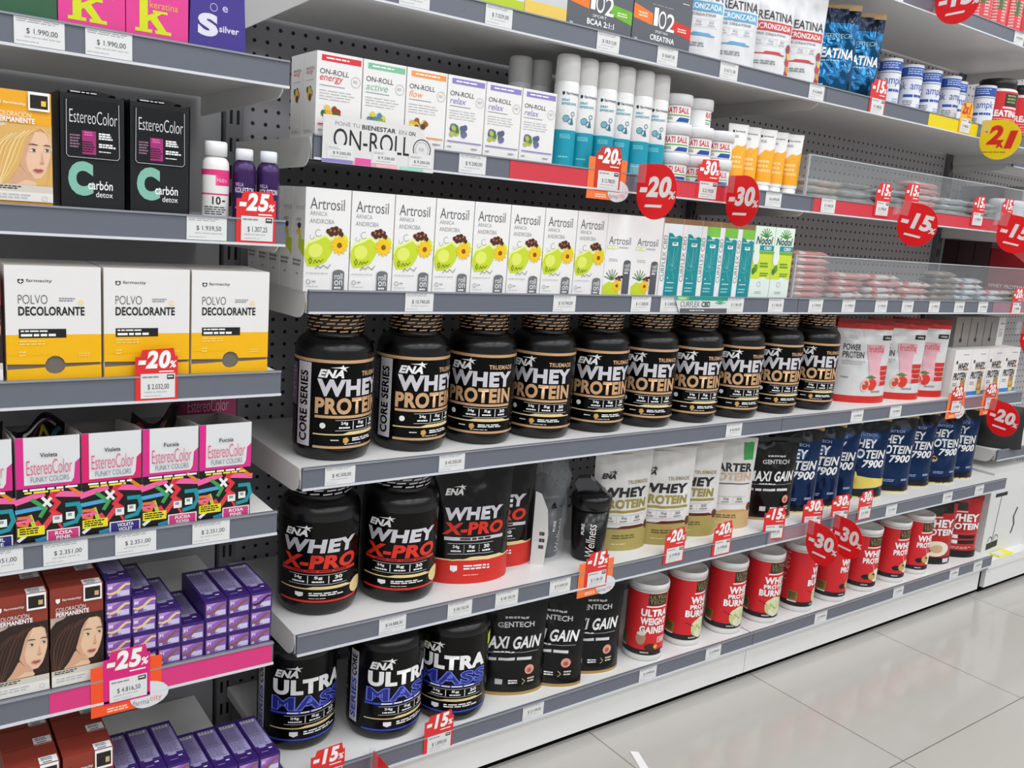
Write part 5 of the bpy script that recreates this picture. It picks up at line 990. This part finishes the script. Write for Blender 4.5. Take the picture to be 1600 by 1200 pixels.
promos(T30, [(.886, 1.217, 0, 'red minus 30 ticket in front of the white jars', 0), (1.43, .397, 0, 'red minus 30 ticket, nearest of three under blue pouches', -14), (1.553, .395, 0, 'red minus 30 ticket, middle of three under blue pouches', -10), (1.672, .392, 0, 'red minus 30 ticket, farthest of three under blue pouches', 0)])
promos(T20, [(.913, .394, 0, 'red minus 20 ticket under the white pouches, beside the shaker side', 0), (1.078, .386, 0, 'red minus 20 ticket under the tan-footed white pouch', 0), (2.345, .97, 0, 'red minus 20 ticket at the far end of the lower tray', 0)])
promos(T15, [(1.535, 1.223, -.001, 'red minus 15 ticket on the red strip, nearest to the tray corner', 0), (1.665, 1.232, -.001, 'red minus 15 ticket half hidden by the nearer minus 15 sign', 0), (2.015, 1.226, -.001, 'red minus 15 ticket near the far end of the red strip', 0), (2.18, 1.232, -.001, 'red minus 15 ticket behind the farther minus 15 sign', 0), (1.452, 1.463, 0, 'red minus 15 ticket under the blue foil bags', 0), (1.272, .396, 0, 'red minus 15 ticket below the black pouch beside blue pouches', -14), (.3, .106, 0, 'red minus 15 ticket below the third blue-lettered tub', 0), (.066, .106, 0, 'red minus 15 ticket at the bottom edge of the picture', 0)])
put(promo('2x1', '$ 5.400,00', 'f0b42c', .06, False, .082), 'discount_ticket', 'yellow two for one ticket in front of the small cans', 'discount ticket', (1.868, -.002, 1.467), 0, 'discount tickets')
def insert(label, x0, x1, zb, yf, col):
    g = MB(); g.box(x0, x1, -.0008, 0, 0, .0315, M(col, .3, 0, .05)); put(g.mesh('strip_insert'), 'strip_insert', label, 'strip insert', (0, yf - .0001, zb + .0025), 0, 'coloured strip inserts')
insert('magenta strip insert under the small violet cartons', -.388, -.066, LE, YL, 'd8327a'); insert('red strip insert below the spray cans', .372, .575, Z5, 0, 'd03c48')
insert('red strip insert below the white jars', .775, 1.0, Z5, 0, 'd03c48'); insert('long red strip insert along the upper clear tray', 1.257, 2.15, Z5, 0, 'd03c48'); insert('yellow strip insert below the small blue-topped cans', 1.69, 1.94, ZT, 0, 'e8d018')
insert('faded rose strip insert at the far end of the lower tray', 2.2, 2.49, Z4, 0, '9a7480'); insert('faded rose strip insert below the leftmost bar display box', 2.1, 2.24, Z3, 0, '84707a'); insert('faded rose strip insert below the black pouch beside blue pouches', 1.256, 1.42, Z2, 0, '98808a')
# long printed header over the strip below the roll-on cartons
g = MB(); w, h = .205, .072; g.prism([(-.1, 0), (.1, 0), (.1, .04), (.066, .072), (-.1, .072)], -.0008, 0, card('dcdad8')); d = D(.2, .072, 2); k = ink('232326')
d.text(MG, 'PONÉ TU', .1, .8, .31, .9, 0).text(k, 'BIENESTAR', .33, .78, .63, .88, .02).text(MG, 'EN', .66, .78, .73, .87, 0).text(k, 'ON', .75, .78, .81, .87, .01).text(k, 'ON-ROLL', .09, .32, .77, .74, .0, .0).ring(k, .88, .5, .085, .008, 20).ring(LG, .88, .5, .065, .008, 18).micro(LG, .85, .46, .91, .54, 3)
for c, a, b in (('8c80c2', 0, .26), ('e0a0b4', .26, .47), ('e2559c', .28, .42), ('f0b4b4', .47, .66), ('9cd4c4', .68, .9)): d.rect(ink(c), a, .01, b, .08 if c != 'e2559c' else .16)
d.up()
for a in (.04, .43, .76): d.rect(ink('dededc'), a, .09, a + .22, .4)
d.up()
for a in (.04, .43, .76): d.text(k, '$ 9.200,00', a + .05, .18, a + .2, .25, 0).micro(LG, a + .01, .28, a + .12, .34, 2).micro(LG, a + .03, .12, a + .2, .15, 1)
g.art(d, front(-.1, 0, .2, .072, -.0008)); put(g.mesh('shelf_header'), 'shelf_header', 'white printed header card over the strip below the roll-on cartons', 'sign', (.112, -.0042, Z5 - .004), 0)
g = MB(); w, h = .15, .036; g.prism([(-.075, 0), (.075, 0), (.075, h), (-.09, h), (-.09, .027)], -.0008, 0, card('d8dad8')); d = D(.15, h, 2); d.rect(ink('1e9084'), -.1, .76, 1, 1).rect(ink('6fc04a'), -.08, .78, .16, .98).rect(ink('5c5c62'), 0, 0, 1, .28); d.up(); d.text(WH, 'NUEVO', -.05, .81, .1, .95, .02).text(ink('5c5d62'), 'CURFLEX', .0, .36, .4, .7, -.005).text(k, 'CBD', .44, .36, .62, .7, .03).micro(WH, .2, .1, .6, .18, 1)
for i in range(7): t = 1.57 + (i - 3) * .45; d.line(ink('4aa878'), [(.84, .55), (.84 + .11 * math.cos(t), .55 + .42 * math.sin(t))], .002)
g.art(d, front(-.075, 0, .15, h, -.0008)); put(g.mesh('shelf_header'), 'shelf_header', 'small teal and white header card on the strip below the teal cartons', 'sign', (.915, -.0042, Z4 + .001), 0)
W15, W20, W30, W21 = round_sign('-15'), round_sign('-20'), round_sign('-30'), round_sign('2x1', 'f0d010', 'd4281c')
for k, x, zc, rz, ry, tx in ((W20, .68, 1.219, -88, 0, 'round red minus 20 sign hanging below the spray cans'), (W30, .945, 1.22, -100, 0, 'round red minus 30 sign hanging below the white jars'), (W15, 1.595, 1.218, -86, 10, 'round red minus 15 sign, nearer of two below the upper tray'), (W15, 2.115, 1.221, -86, 10, 'round red minus 15 sign, farther of two below the upper tray'), (W21, 1.95, 1.459, -82, 0, 'round yellow two for one sign below the small cans'), (W15, 1.64, 1.751, -80, -6, 'round red minus 15 sign at the top of the picture'), (W20, 2.26, .66, -98, 6, 'round red minus 20 sign at the end of the strawberry pouch shelf'), (W30, 1.41, .378, -97, 0, 'round red minus 30 sign, nearer of two over the red canisters'), (W30, 1.525, .378, -100, 0, 'round red minus 30 sign, farther of two over the red canisters'), (W15, .155, .105, -90, 0, 'round red sign cut by the bottom edge of the picture'), (W20, 2.4, .895, -96, 0, 'round red sign cut by the right edge of the picture')):
    put(k, 'round_sign', tx, 'sign', (x, -.006, zc - .053), RAD(rz), 'round discount signs', 0, RAD(ry))
# scrap on the floor
g = MB(); g.prism([(0, 0), (.02, .004), (.024, .12), (.006, .125)], .0005, .0015, M('efeeea', .6), 'z'); put(g.mesh('paper_scrap'), 'paper_scrap', 'small white paper strip lying on the floor tiles', 'paper scrap', (.715, -.19, 0), RAD(-20))
